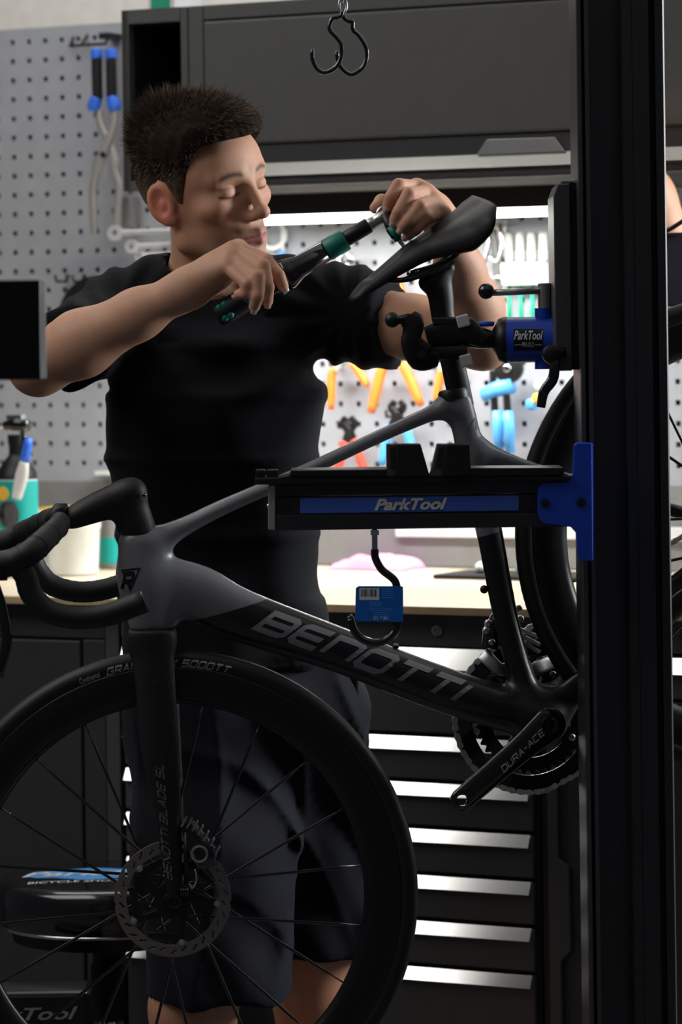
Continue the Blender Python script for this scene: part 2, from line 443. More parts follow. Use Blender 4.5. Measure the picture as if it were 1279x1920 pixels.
# ------------------------------------------------------------------ pegboard with real holes
PIT = 0.038
hs0, hz0 = wsz(23.5, 80, 0.0)
ptop = wsz(100, 50, 0)[1]
TB = 0.86                                                   # bench front, distance from the wall
bench_z = wsz(800, 1137, TB)[1]
pbot = wsz(100, 902, 0)[1]
i0 = int((S0 - hs0) / PIT); i1 = int((S1 + 0.5 - hs0) / PIT)
j1 = int((ptop - hz0) / PIT); j0 = int((pbot - hz0) / PIT) 
V, Fs = [], []
hole = 0.0048
for i in range(i0, i1):
    for j in range(j0, j1 + 1):
        cs, cz = hs0 + i * PIT, hz0 + j * PIT
        zt = cz + PIT / 2 if j < j1 else ptop
        zb = cz - PIT / 2 if j > j0 else pbot
        b = len(V)
        for (x, z) in ((cs - PIT / 2, zb), (cs + PIT / 2, zb), (cs + PIT / 2, zt), (cs - PIT / 2, zt)): V.append(W(x, 0, z))
        for t in (0, -0.006):
            for (x, z) in ((-hole, -hole), (hole, -hole), (hole, hole), (-hole, hole)): V.append(W(cs + x, t, cz + z))
        for k in range(4):
            l = (k + 1) % 4
            Fs.append((b + k, b + l, b + 4 + l, b + 4 + k)); Fs.append((b + 4 + k, b + 4 + l, b + 8 + l, b + 8 + k))
        
pb = thing('pegboard', 'grey perforated metal tool board with square holes above the workbench', 'pegboard', W(0, 0, pbot))
mkobj('perforated_panel', V, Fs, 'pegboard', pb)
MB().wbox(hs0 + i0 * PIT - PIT / 2, S1 + 0.44, -0.055, -0.02, pbot, ptop).build('backing', 'niche_black', pb)
MB().wbox(hs0 + i0 * PIT - PIT / 2, S1 + 0.44, -0.055, 0.004, bench_z + 0.002, pbot).build('splash_panel', 'splash_panel', pb)

# ------------------------------------------------------------------ workbench: top, cabinets, drawers
wt = thing('worktop', 'long pale wooden worktop running along the tool wall', 'worktop', W(0, 0.4, bench_z - 0.03))
wth = bench_z - wsz(800, 1152, TB)[1]
MB().wbox(S0, S1, 0.006, TB - 0.004, bench_z - wth, bench_z).build('board', 'wood', wt, bevel=0.002)
MB().wbox(S0, S1, TB - 0.004, TB, bench_z - wth, bench_z - 0.001).build('front_edge', 'wood_edge', wt)

def strip(mb, s0, s1, t, zt, zb, tilt=0.010):               # aluminium grip strip leaning back at the top
    P = [W(s0, t, zb), W(s0, t + tilt, zb + 0.003), W(s0, t + 0.0005, zt)]
    mb.prism(P, WU * (s1 - s0))
TD = TB - 0.035
rail_b = wsz(800, 1212, TD)[1]
dl, dr_ = wsz(228, 1400, TD)[0], wsz(1003, 1500, TD)[0]
ztop_cab = bench_z - wth - 0.001
du = thing('drawer_unit', 'dark drawer cabinet under the worktop with bright aluminium grip strips', 'drawer cabinet', W((dl + dr_) / 2, 0.4, 0))
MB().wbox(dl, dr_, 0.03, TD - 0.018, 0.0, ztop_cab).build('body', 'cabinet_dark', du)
MB().wbox(dl + 0.002, dr_ + 0.0, TD - 0.018, TD, rail_b, ztop_cab).build('top_rail', 'cabinet_grey', du, bevel=0.002)
s_b, z_b = wsz(820, 1182, TD)
MB().lathe(W(s_b, TD, z_b), WN, [(0, 0.0105), (0.002, 0.0105), (0.005, 0.008), (0.0055, 0.004), (0.003, 0.0035)], 18).build('bolt', 'steel', du, smooth=True, flat_angle=40)
tops = [1216, 1390, 1478, 1566, 1654, 1741, 1829]
xr = [830, 992, 992, 992, 992, 992, 992]
zs = [wsz(x, y, TD)[1] for x, y in zip(xr, tops)]
hts = [0.036, 0.0235, 0.0225, 0.0225, 0.0225, 0.0225, 0.0225]
for k, z in enumerate(zs):
    zn = zs[k + 1] + 0.006 if k + 1 < len(zs) else 0.06
    dw = MB().wbox(dl + 0.006, dr_ - 0.004, TD - 0.018, TD, zn, z - 0.001).build('drawer', 'shaded_cabinet_grey', du, bevel=0.0025)
    m = MB(); strip(m, dl + 0.008, dr_ - 0.009, TD - 0.001, z, z - hts[k], 0.0105 * hts[k] / .0225); m.build('grip_strip', 'alu', dw)
MB().wbox(dl, dr_, 0.05, TD - 0.06, 0.0, 0.055).build('plinth', 'black', du)

lc = thing('base_cabinet', 'dark base cabinet with a flat door left of the drawers, behind the stool', 'cabinet', W(dl - 0.3, 0.4, 0))
x150 = wsz(152, 1300, TD)[0]; x200 = wsz(198, 1300, TD)[0]
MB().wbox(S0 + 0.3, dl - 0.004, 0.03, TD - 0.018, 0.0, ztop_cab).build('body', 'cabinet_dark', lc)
MB().wbox(x200, dl - 0.003, TD - 0.018, TD, 0.02, ztop_cab).build('side_stile', 'shaded_cabinet_grey', lc, bevel=0.002)
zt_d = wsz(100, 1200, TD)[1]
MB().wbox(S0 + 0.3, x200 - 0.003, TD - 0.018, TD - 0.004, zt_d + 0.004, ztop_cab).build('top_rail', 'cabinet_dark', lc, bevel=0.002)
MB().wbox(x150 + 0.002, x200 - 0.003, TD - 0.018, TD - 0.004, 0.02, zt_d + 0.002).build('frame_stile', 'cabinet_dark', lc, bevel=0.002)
MB().wbox(S0 + 0.3, x150 - 0.002, TD - 0.018, TD - 0.002, 0.03, zt_d).build('door', 'cabinet_dark', lc, bevel=0.003)  # door in the darker grey: dim light below the worktop put into its colour

rc = thing('tall_cabinet', 'dark cabinet right of the drawers with an upright notched metal grip', 'cabinet', W(dr_ + 0.3, 0.4, 0))
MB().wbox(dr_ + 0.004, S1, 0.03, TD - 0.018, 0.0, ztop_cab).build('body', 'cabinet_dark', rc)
MB().wbox(dr_ + 0.003, S1, TD - 0.018, TD, rail_b, ztop_cab).build('top_rail', 'cabinet_grey', rc, bevel=0.002)
g = [(1026, 1330), (1044, 1330), (1048, 1608), (1068, 1626), (1072, 1782), (1054, 1802), (1058, 2080), (1036, 2080)]
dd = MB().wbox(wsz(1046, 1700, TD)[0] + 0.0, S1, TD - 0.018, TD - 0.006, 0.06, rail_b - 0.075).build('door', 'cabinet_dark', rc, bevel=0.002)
MB().prism([W(*(lambda q: (q[0], TD - 0.004, max(q[1], 0.08)))(wsz(x, y, TD))) for x, y in g], WN * 0.009).build('notched_grip', 'box_grey', dd, bevel=0.0015)
MB().wbox(dr_ + 0.012, S1, TD - 0.018, TD, rail_b - 0.07, rail_b - 0.004).build('drawer', 'cabinet_grey', rc, bevel=0.002)
m = MB(); strip(m, dr_ + 0.02, S1 - 0.02, TD - 0.001, rail_b - 0.005, rail_b - 0.034, 0.0135); m.build('grip_strip', 'alu', rc)

# ------------------------------------------------------------------ wall cabinet above
TC = 0.60
def cz(x, y): return wsz(x, y, TC)[1]
def cs(x, y=200): return wsz(x, y, TC)[0]
wc = thing('wall_cabinet', 'large dark grey wall cabinet with lift-up door and open black niche', 'cabinet', W(0.2, 0.3, cz(640, 345)))
ct, cb = cz(240, 19), cz(640, 344)
sl, sr2 = cs(230), S1 + 0.02
MB().wbox(sl, sl + 0.012, 0.006, TC, cb, ct).build('side_panel', 'cabinet_grey', wc)
n0, n1 = cs(243), cs(340)
MB().wbox(sl, n0, TC - 0.02, TC, cb, ct).build('stile', 'cabinet_grey', wc, bevel=0.0015)
d0 = cs(385)
MB().wbox(n1, cs(354), TC - 0.02, TC, cb, ct).build('stile', 'cabinet_grey', wc, bevel=0.002)
MB().wbox(cs(355), d0 - 0.002, TC - 0.02, TC, cb, ct).build('stile', 'cabinet_grey', wc, bevel=0.002)
nt, nb = cz(290, 42), cz(290, 338)
MB().wbox(n0, n1, TC - 0.02, TC, nt, ct).build('rail', 'cabinet_grey', wc)
MB().wbox(n0, n1, TC - 0.02, TC, cb, nb).build('rail', 'cabinet_grey', wc)
mm = MB(); mm.wbox(n0, n1, 0.2, 0.206, nb, nt); mm.wbox(n0, n1, 0.2, TC - 0.02, nb - 0.01, nb); mm.wbox(n0, n1, 0.2, TC - 0.02, nt, nt + 0.01)
mm.wbox(n1, n1 + 0.01, 0.2, TC - 0.02, nb, nt); mm.wbox(n0 - 0.006, n0, 0.2, TC - 0.02, nb, nt); mm.build('niche_lining', 'niche_black', wc)
MB().wbox(sl + 0.012, sr2, 0.006, 0.6 - 0.02, ct - 0.02, ct).build('top_panel', 'cabinet_dark', wc)
MB().wbox(sl + 0.012, sr2, 0.006, 0.6 - 0.02, cb, cb + 0.015).build('bottom_panel', 'niche_black', wc)  # underside made black; the shadow under the cabinet is put into its colour
dt = cz(385, 41)
MB().wbox(d0 - 0.002, sr2, TC - 0.02, TC, dt + 0.003, ct).build('rail', 'cabinet_grey', wc, bevel=0.002)
zl = [cz(640, y) for y in (262, 276, 300, 328)]
door = MB().wbox(d0, sr2, TC - 0.02, TC + 0.004, zl[0], dt).build('door', 'cabinet_grey', wc, bevel=0.004, seg=3)
MB().wbox(d0, sr2, TC - 0.02, TC - 0.006, zl[2], zl[0]).build('recess', 'cabinet_dark', door)
m = MB(); strip(m, d0, sr2, TC - 0.006, zl[2], zl[3], 0.0115); m.build('grip_strip', 'alu', door)
g = [(893, 291), (913, 261), (1040, 257), (1060, 284)]
MB().prism([W(*(lambda q: (q[0], TC - 0.0045, q[1]))(wsz(x, y, TC))) for x, y in g], WN * 0.004).build('raised_grip', 'alu', door, bevel=0.001)
MB().wbox(d0, sr2, TC - 0.03, TC - 0.004, cb, zl[3] - 0.0005).build('bottom_rail', 'cabinet_dark', wc, bevel=0.004)

led = thing('under_cabinet_light', 'bright slim strip light under the wall cabinet', 'strip light', W(0.1, 0.26, wsz(700, 405, 0.29)[1]))
la, lb = wsz(335, 405, 0.29)[0], wsz(1040, 398, 0.29)[0]
lz = wsz(760, 396, 0.29)[1]
MB().wbox(la, lb, 0.235, 0.289, lz, cb).build('housing', 'niche_black', led)
MB().wbox(la + 0.01, lb, 0.24, 0.29, lz - 0.0145, lz).build('diffuser', 'led', led, bevel=0.002)
d = bpy.data.lights.new('strip_glow', 'AREA'); d.shape = 'RECTANGLE'; d.size = lb - la - 0.02; d.size_y = 0.04; d.energy = 10.5; d.color = (1, 1, 0.95)
o = bpy.data.objects.new('strip_glow', d); COL.objects.link(o)
o.matrix_world = Matrix([[WU[0], -WN[0], 0, 0], [WU[1], -WN[1], 0, 0], [0, 0, 1, 0], [0, 0, 0, 1]])
o.location = W((la + lb) / 2, 0.265, lz - 0.0165)

# carton on top of the wall cabinet
bx0, bz = cs(236), ct
ca = MB().wbox(bx0, bx0 + 0.055, 0.42, 0.52, bz, bz + 0.10); ca = ca.build('carton', ['white', 'green_tool'], None, bevel=0.002)
tag(ca, 'small white carton on top of the dark wall cabinet', 'box')
MB().wbox(bx0 + 0.008, bx0 + 0.046, 0.5195, 0.5212, bz + 0.004, bz + 0.03).build('printed_panel', 'green_tool', ca)

# ------------------------------------------------------------------ tools on the board
def hook(px, py, lab, length=0.045):
    s, z = wsz(px, py, 0.0)
    P = [W(s, -0.004, z + 0.012), W(s, 0.006, z + 0.012), W(s, 0.008, z), W(s, length, z), W(s, length + 0.004, z + 0.012)]
    o = MB().tube(P, 0.0028, 8).build('peg_hook', 'black', None, smooth=True)
    return tag(o, lab, 'hook', 'peg hooks on the tool board')
def pliers(pivot, top, ends, t, mats, label, wj=0.010, hw=0.008, grips=None, group=None, name='pliers'):
    """pivot, top: photo points; ends: the two handle end points with a mid point each"""
    P = lambda q: wpx(q[0], q[1], t)
    root = thing(name, label, 'pliers', P(pivot) * 1.0, 0, group)
    pv = P(pivot)
    for k, (e, sgn) in enumerate(zip(ends, (-1, 1))):
        mid, end = e
        m = MB(); tip = P(top) - WU * sgn * wj * 0.55
        pts = spline([tip, (tip + pv) / 2 - WU * sgn * wj, pv + WN * 0.004 * sgn, (pv + P(mid)) / 2 * 0.5 + P(mid) * 0.5 - WU * 0, P(mid)], 5)
        m.sweep(pts, np.interp(np.linspace(0, 1, len(pts)), [0, .3, .6, 1], [wj * .5, wj * .8, wj * .9, hw * .6]), 0.004, WN, 10, 3)
        m.build('jaw', mats[0], root, smooth=True, flat_angle=50)
        m = MB(); q = spline([pv * 0.35 + P(mid) * 0.65, P(mid), P(end)], 6)
        m.sweep(q, hw * np.interp(np.linspace(0, 1, len(q)), [0, .15, .85, 1], [.75, 1, 1, .6]), 0.0075, WN, 12, 2.4)
        m.build('grip', mats[1], root, smooth=True)
    MB().lathe(pv - WN * 0.002, WN, [(0, 0.007), (0.009, 0.007), (0.0105, 0.005)], 16).build('pivot', mats[0] if grips is None else grips, root, smooth=True, flat_angle=40)
    return root

# big blue-gripped pliers hanging upside down on the left part of the board
def big_pliers():
    t = 0.05; P = lambda x, y: wpx(x, y, t)
    root = thing('cone_pliers', 'long grey steel pliers with blue and black grips hanging head down', 'pliers', P(198, 440))
    for sgn, H, J in ((-1, [(183, 205), (188, 235), (203, 268), (212, 300)], [(213, 320), (222, 350), (219, 390), (217, 425)]),
                      (1, [(216, 205), (214, 235), (203, 268), (190, 300)], [(183, 320), (176, 355), (177, 400), (178, 440)])):
        m = MB(); pts = spline([P(*q) for q in H + J], 5)
        m.sweep(pts + WN * 0.003 * sgn, np.interp(np.linspace(0, 1, len(pts)), [0, .3, .5, .62, 1], [.0075, .009, .013, .010, .007]), 0.0045, WN, 10, 3)
        m.build('jaw', 'steel_dull', root, smooth=True, flat_angle=50)
        x = 181 if sgn < 0 else 208
        xe = 177 if sgn < 0 else 214
        m = MB(); q = spline([P(x, 96), P(x + 1, 140), P(x + 2, 185)], 5); m.sweep(q, 0.0105, 0.009, WN, 12, 2.4); gr = m.build('grip', 'black', root, smooth=True)
        m = MB(); q = spline([P(x, 91), P(x, 100), P(x + 1, 110)], 4); m.sweep(q, [.006, .0095, .0115, .0115, .0118, .0118, .0118, .0118, .0113], 0.0105, WN, 12, 2.4); m.build('grip_end', 'blue_grip', gr, smooth=True)
        m = MB(); q = spline([P(x + 1, 182), P(xe, 196), P(xe - 2 if sgn < 0 else xe + 2, 208)], 4); m.sweep(q, [.0105, .012, .0125, .013, .0135, .0135, .013, .0115, .009], 0.0105, WN, 12, 2.4); m.build('grip_end', 'blue_grip', gr, smooth=True)
    MB().lathe(P(197, 290) - WN * 0.002, WN, [(0, 0.006), (0.012, 0.006), (0.013, 0.004)], 16).build('pivot', 'black', root, smooth=True)
    s, z = wsz(182, 84, 0.0)
    m = MB(); m.tube([W(s - .055, -.003, z + .02), W(s - .055, .006, z + .006), W(s - .055, .012, z), W(s + .05, .05, z - 0.004), W(s + .055, .05, z + .012)], 0.003, 8)
    m.tube([W(s - .022, -.003, z + .022), W(s - .022, .024, z - 0.001)], 0.0028, 8); m.box(W(s + .045, .025, z + .012), (.012, .024, .006), (WU, WN, ZZ))
    tag(m.build('tool_hanger', 'black', None, smooth=True, flat_angle=40), 'black bar hanger holding the blue-gripped steel pliers', 'hook')
big_pliers()

# spanners racked one under another, ends pointing left
SPL = ['largest chrome ring spanner, topmost in the rack behind the mechanic\'s neck', 'second chrome ring spanner from the top of the rack', 'small chrome ring spanner midway down the rack', 'small chrome ring spanner fourth from the top of the rack', 'lowest small chrome ring spanner, just above the shirt collar']
for k, (x, y, r) in enumerate([(216, 437, 15), (247, 462, 13), (262, 480, 10), (282, 485, 10), (292, 502, 10)]):
    t = 0.15 - 0.012 * k
    c = wpx(x, y, t); R = r / 1000.0
    L_ = max(.04, wsz(334, y, t)[0] - wsz(x, y, t)[0])
    m = MB(); m.ring(c, WN, R * 0.72, [(-R * .3, -.004), (R * .3, -.004), (R * .3, .004), (-R * .3, .004)], 20)
    m.sweep([c + WU * R * 0.85, c + WU * L_ * .5 + ZZ * .001, c + WU * (L_ - .002) + ZZ * .002], [.0065, .005, .005], 0.003, WN, 10, 3)
    tag(m.build('combination_spanner', 'spanner', None, smooth=True, flat_angle=45), SPL[k], 'spanner', 'chrome spanners in the rack')
s, z = wsz(345, 480, 0.12)
m = MB(); m.wbox(s, s + .012, 0.005, .17, z - .045, z + .055)
tag(m.build('spanner_rack', 'black', None, bevel=.003), 'black rack on the tool board holding chrome spanners', 'rack')
# grey holder and black roll behind the shoulder
s, z = wsz(253, 400, 0.0)
tag(MB().wbox(s - .013, s + .013, 0.001, .03, z - .03, z + .032).build('tool_holder', 'splash_panel', None, bevel=.004), 'small grey tool holder on the board beside the long pliers', 'holder')
s, z = wsz(238, 520, 0.0)
tag(MB().wbox(s - .024, s + .024, 0.001, .03, z - .014, z + .014).build('clip_holder', 'cabinet_grey', None, bevel=.003), 'dark grey clip holder on the board above the black ring', 'holder')
c = wpx(185, 600, 0.03)
o = MB().ring(c, WN, 0.074, [(-.012, -.012), (.012, -.012), (.012, .012), (-.012, .012)], 48).build('cable_ring', 'black', None, smooth=True, flat_angle=40)
tag(o, 'black ring-shaped cable coil hanging on the board behind the shoulder', 'cable')
for px, py, lb_ in ((128, 528, 'outer edge of the black cable ring'), (160, 528, 'top of the black cable ring'), (640, 684, 'orange pliers beside the shirt'), (728, 684, 'wide open orange pliers'), (818, 690, 'narrow pliers behind the seat tube'), (655, 800, 'coral red pliers'), (745, 780, 'bright blue pliers')):
    hook(px, py, 'thin black peg hook on the board at the ' + lb_)

gp = 'orange-gripped pliers on the board'
pliers((645, 668), (640, 640), [((622, 706), (621, 768)), ((668, 690), (690, 724))], 0.04, ('steel_dull', 'orange'), 'pliers with orange grips hanging beside the mechanic\'s shirt', group=gp)
pliers((738, 660), (738, 630), [((714, 700), (696, 774)), ((762, 696), (790, 760))], 0.045, ('steel', 'orange'), 'wide open pliers with orange and violet grips under the saddle arm', hw=.010)
pliers((838, 676), (838, 650), [((826, 706), (818, 752)), ((850, 706), (858, 752))], 0.04, ('steel', 'orange'), 'narrow pliers with orange grips behind the seat tube', group=None)
pliers((738, 510), (738, 490), [((730, 530), (722, 560)), ((748, 530), (758, 560))], 0.04, ('steel', 'orange'), 'small orange pliers hanging behind the saddle rails', hw=.007)
pliers((655, 806), (653, 782), [((645, 840), (630, 890)), ((668, 835), (684, 885))], 0.045, ('black', 'red_grip'), 'black pliers with coral red grips above the top tube', hw=.009)
pliers((745, 776), (745, 752), [((728, 812), (716, 872)), ((762, 806), (776, 850))], 0.045, ('black', 'blue_light'), 'black-headed pliers with bright blue grips inside the frame triangle', hw=.009)
pliers((648, 500), (648, 478), [((642, 516), (636, 536)), ((656, 516), (664, 536))], 0.04, ('chrome', 'orange'), 'tiny chrome pliers with orange grips beside the green wrench', hw=.006)

# cutter with blue grips, right of the seat tube
root = thing('cable_cutter', 'black cable cutter with pale blue grips hanging below the blue clamp', 'cutter', wpx(940, 860, .05))
P = lambda x, y, t=.05: wpx(x, y, t)
for xs in ([(925, 690), (925, 720), (928, 770), (934, 840)], [(962, 680), (950, 720), (952, 770), (955, 840)]):
    q = spline([P(*a) for a in xs], 4); MB().sweep(q, .007, .005, WN, 10, 3).build('arm', 'black', root, smooth=True)
    e = xs[-1]; MB().sweep([P(e[0] - 2, 770), P(e[0], 800), P(e[0] + 1, 850)], [.009, .011, .009], .009, WN, 10).build('grip', 'blue_light', root, smooth=True)
MB().sweep([P(905, 742), P(930, 730), P(962, 722)], [.012, .015, .016], .012, WN, 12).build('clip', 'blue_light', root, smooth=True)
MB().lathe(P(955, 690) - WN * .004, WN, [(0, .028), (.01, .028), (.012, .02)], 24).build('head', 'black', root, smooth=True, flat_angle=40)
MB().lathe(P(955, 690) + WN * .007, WN, [(0, .008), (.005, .008), (.006, .005)], 14).build('pivot', 'chrome', root, smooth=True)
# chain whip and chrome hooks above
root = thing('chain_whip', 'dark slim chain whip hanging behind the raised elbow', 'tool', P(945, 640))
MB().sweep(spline([P(924, 430), P(930, 480), P(936, 560), P(948, 650)], 4), .008, .004, WN, 10, 3).build('handle', 'cabinet_grey', root, smooth=True)
MB().lathe(P(936, 522) , WN, [(0, .006), (.008, .006), (.009, .004)], 12).build('rivet', 'chrome', root, smooth=True)
s, z = wsz(926, 432, 0)
tag(MB().wbox(s - .03, s + .03, 0.001, .012, z - .02, z + .02).build('hook_plate', 'steel_dull', None, bevel=.002), 'small metal hook plate on the board behind the saddle tail', 'holder')
for dx in (-14, 12):
    q = [wpx(926 + dx, 420, .012), wpx(926 + dx, 424, .05), wpx(930 + dx, 460, .055), wpx(920 + dx, 490, .055), wpx(905 + dx, 480, .055)]
    tag(MB().tube(spline(q, 5), .0035, 8).build('wire_hook', 'chrome', None, smooth=True), 'chrome wire hook on the small metal plate behind the saddle tail', 'hook', 'chrome wire hooks')
# white rack with green-handled hex drivers
s, z = wsz(1000, 515, 0)
rk = thing('driver_rack', 'white plastic driver rack on the board beside the clamp lever', 'rack', W(s, 0.02, z - .03))
MB().wbox(s - .05, s + .045, 0.001, .05, z - .02, z + .022).build('tray', 'white', rk, bevel=.004)
MB().wbox(s - .05, s + .045, 0.001, .012, z + .022, z + .045).build('back_plate', 'white', rk, bevel=.002)
for k in range(4):
    sx = s - .035 + k * .023
    dv = thing('hex_driver', 'hex driver with pale handle and green shaft hanging in the white rack', 'screwdriver', W(sx, .03, z - .11), 0, 'hex drivers in the white rack')
    MB().tube([W(sx, .03, z - .11), W(sx, .03, z - .02)], 0.0042, 8).build('blade', 'green_tool', dv, smooth=True)
    MB().lathe(W(sx, .03, z + .0225), ZZ, [(0, .0065), (.006, .009), (.05, .0085), (.055, .005)], 12).build('handle', 'tub', dv, smooth=True)
# round gauge with brass fittings beside the rear tyre
gz = thing('fitting_set', 'brass and white valve fittings hanging beside the rear tyre', 'fitting', P(1015, 760))
MB().lathe(P(1018, 722), WN, [(0, .012), (.012, .012), (.016, .006)], 14).build('fitting', 'tub', gz, smooth=True)
MB().lathe(P(1012, 748), WN, [(0, .010), (.014, .010), (.018, .005)], 14).build('fitting', 'yellow', gz, smooth=True)
MB().lathe(P(1000, 758), WN, [(0, .011), (.012, .011), (.015, .006)], 14).build('fitting', 'blue_light', gz, smooth=True)
# pale measuring wheel behind the face and blue dot lanyard
c = wpx(512, 440, .02)
tag(MB().ring(c, WN, .026, [(-.004, -.002), (.004, -.002), (.004, .003), (-.004, .003)], 32).build('spoke_ring', 'white', None, smooth=True, flat_angle=40), 'pale thin ring tool on the board behind the mechanic\'s chin', 'ring')
root = thing('bit_handle', 'small white tool with a cyan tip hanging beside the chin', 'tool', wpx(529, 490, .02))
MB().tube([wpx(531, 418, .02), wpx(530, 470, .02)], .004, 10).build('shaft', 'white', root, smooth=True)
MB().lathe(wpx(529, 490, .02), ZZ, [(0, .005), (.004, .008), (.016, .008), (.02, .005)], 14).build('tip', 'blue_light', root, smooth=True)

# ------------------------------------------------------------------ things on the worktop
def bench_at(px, py):                                        # a photo point lying on the worktop
    return hit(px, py, (0, 0, bench_z), ZZ)
def lathe_thing(base, parts, label, cat, name, group=None):
    r = thing(name, label, cat, base, 0, group); out = {}
    for nm, prof, mt in parts: out[nm] = MB().lathe(base, ZZ, prof, 28).build(nm, mt, r, smooth=True, flat_angle=35)
    return r, out
bt = bench_at(135, 1078)
lathe_thing(bt, [('tub', [(0.0, .044), (.004, .049), (.085, .053), (.088, .055), (.098, .055)], 'tub'), ('lid', [(.099, .056), (.108, .056), (.112, .050)], 'white')], 'round white plastic tub on the worktop behind the handlebar', 'tub', 'plastic_tub')
b2 = bench_at(215, 1066)
lathe_thing(b2, [('jar', [(0, .026), (.004, .03), (.10, .03), (.104, .026)], 'splash_panel'), ('label', [(.012, .0305), (.06, .0305)], 'teal'), ('lid', [(.105, .027), (.13, .027), (.133, .022)], 'white')], 'grey jar with teal label and white lid beside the white tub', 'jar', 'jar')
b3 = bench_at(34, 1082)
sp, ch = lathe_thing(b3, [('bottle', [(0, .034), (.005, .038), (.180, .038)], 'tub'), ('label', [(.088, .0386), (.178, .0386)], 'teal'), ('shoulder', [(.180, .0382), (.195, .036), (.215, .022), (.225, .014), (.245, .014)], 'black'), ('collar', [(.245, .016), (.262, .016)], 'black')], 'white spray bottle with teal label, black shoulders and black trigger head', 'bottle', 'spray_bottle')
h = b3 + ZZ * .268
m = MB(); m.sweep([h - WU * .022 + ZZ * .010, h + ZZ * .014, h + WU * .026 + ZZ * .010], [.009, .013, .010], .011, WN, 12, 3); m.tube(spline([h + WU * .012, h + WU * .022 - ZZ * .02, h + WU * .03 - ZZ * .045], 4), .005, 8)
m.build('trigger_head', 'black_gloss', sp, smooth=True)
m = MB(); m.tube([h - WU * .022 + ZZ * .012, h - WU * .04 + ZZ * .010], .006, 10); m.box(h + ZZ * .026, (.016, .008, .004), (WU, WN, ZZ)); m.build('nozzle', 'chrome', sp, smooth=True, flat_angle=40)
MB().lathe(b3 + WN * .0387 + ZZ * .155 - WU * .006, WN, [(0, .013), (.001, .013)], 20).build('emblem', 'yellow', ch['label'])
# workshop brush leaning on the bottle
tb = 0.52
q = [wpx(x, y, tb) for x, y in ((54, 822), (46, 865), (38, 905), (31, 935))]
br = thing('brush', 'white-handled round brush with blue tip leaning before the spray bottle', 'brush', q[-1])
MB().sweep(spline(q[1:], 5), np.interp(np.linspace(0, 1, 11), [0, .3, 1], [.008, .013, .009]), .009, WN, 12).build('handle', 'white', br, smooth=True)
MB().sweep(spline(q[:2], 4), [.006, .008, .0085, .009, .0095], .009, WN, 12).build('tip', 'blue_grip', br, smooth=True)
cc = wpx(17, 966, tb)
MB().lathe(cc - WU * .008, WU + ZZ * .1, [(0, .015), (.002, .025), (.014, .025), (.016, .014)], 26).build('brush_head', 'black', br, smooth=True, flat_angle=50)
# pale box behind with a yellow/blue top
pbx = bench_at(78, 1066) - WN * .06
bo = thing('pale_carton', 'pale cream carton behind the white tub with coloured top edge', 'box', pbx)
MB().box(pbx + ZZ * .055, (.10, .05, .055), (WU, WN, ZZ)).build('box', 'tub', bo, bevel=.002)
MB().box(pbx + ZZ * .1125 + WU * .01, (.028, .04, .0025), (WU, WN, ZZ)).build('tape_strip', 'yellow', bo)
# pink cloth
pc = [bench_at(660, 1060), bench_at(832, 1062)]
cm = (pc[0] + pc[1]) / 2 + WN * .085
V, Fs = [], []
nx, ny = 26, 12
rnd = np.random.default_rng(3); ph = rnd.uniform(0, 6, 8)
for side in (0, 1):
    for i in range(nx + 1):
        for j in range(ny + 1):
            a, b = i / nx * 2 - 1, j / ny * 2 - 1
            e = max(0, 1 - max(abs(a) ** 4, abs(b) ** 4))
            hgt = 0.002 + 0.026 * e ** .5 * (0.75 + .2 * math.sin(5 * a + ph[0] + 2 * b) + .12 * math.sin(9 * b + ph[1] + 3 * a)) if side else 0.0005
            V.append(cm + WU * a * .075 * (1 + .06 * math.sin(4 * b + ph[2])) + WN * (b * .05 + .006 * math.sin(3 * a)) + ZZ * hgt)
    o = side * (nx + 1) * (ny + 1)
    Fs += [(o + i * (ny + 1) + j, o + (i + 1) * (ny + 1) + j, o + (i + 1) * (ny + 1) + j + 1, o + i * (ny + 1) + j + 1) for i in range(nx) for j in range(ny)]
tag(mkobj('cloth', V, Fs, 'pink', None, True), 'folded pink cleaning cloth lying on the worktop', 'cloth')
# dark tool roll with white and green drivers
rb = bench_at(985, 1082) + WN * .02
tag(MB().box(rb + ZZ * .004, (.14, .07, .004), (WU, WN, ZZ)).build('tool_roll', 'black_matte', None, bevel=.002), 'black tool mat lying open on the worktop behind the rear wheel', 'mat')
gg = 'drivers lying on the black tool mat'
for k in range(5):
    b = rb + WU * (-.075 + .04 * k) + WN * (.01 if k % 2 else -.015) + ZZ * .0175
    mt = 'tub' if k < 2 else 'green_tool'
    tag(MB().sweep([b - WU * .02 - WN * .03, b - WU * .01, b + WU * .0 + WN * .025, b + WU * .006 + WN * .032], [.007, .009, .0095, .005], [.008, .0092, .0092, .006], ZZ, 12).build('screwdriver_handle', mt, None, smooth=True),
        ('short white driver handle lying on the black tool mat' if k < 2 else 'short green driver handle lying on the black tool mat'), 'screwdriver', gg)
# pale strip on the splash panel (cable duct)
s0_, z0_ = wsz(745, 994, 0.004); s1_, _ = wsz(1085, 1000, 0.004)
tag(MB().wbox(s0_, s1_ + .3, 0.0045, .012, z0_ - .012, z0_ + .012).build('cable_duct', 'white', None, bevel=.001), 'thin white cable duct on the panel behind the worktop', 'duct')
s0_, z0_ = wsz(190, 886, 0.004)
tag(MB().wbox(s0_, s0_ + .05, .0045, .03, z0_ - .004, z0_ + .004).build('shelf_clip', 'white', None), 'small white shelf clip on the board behind the mechanic\'s side', 'clip')

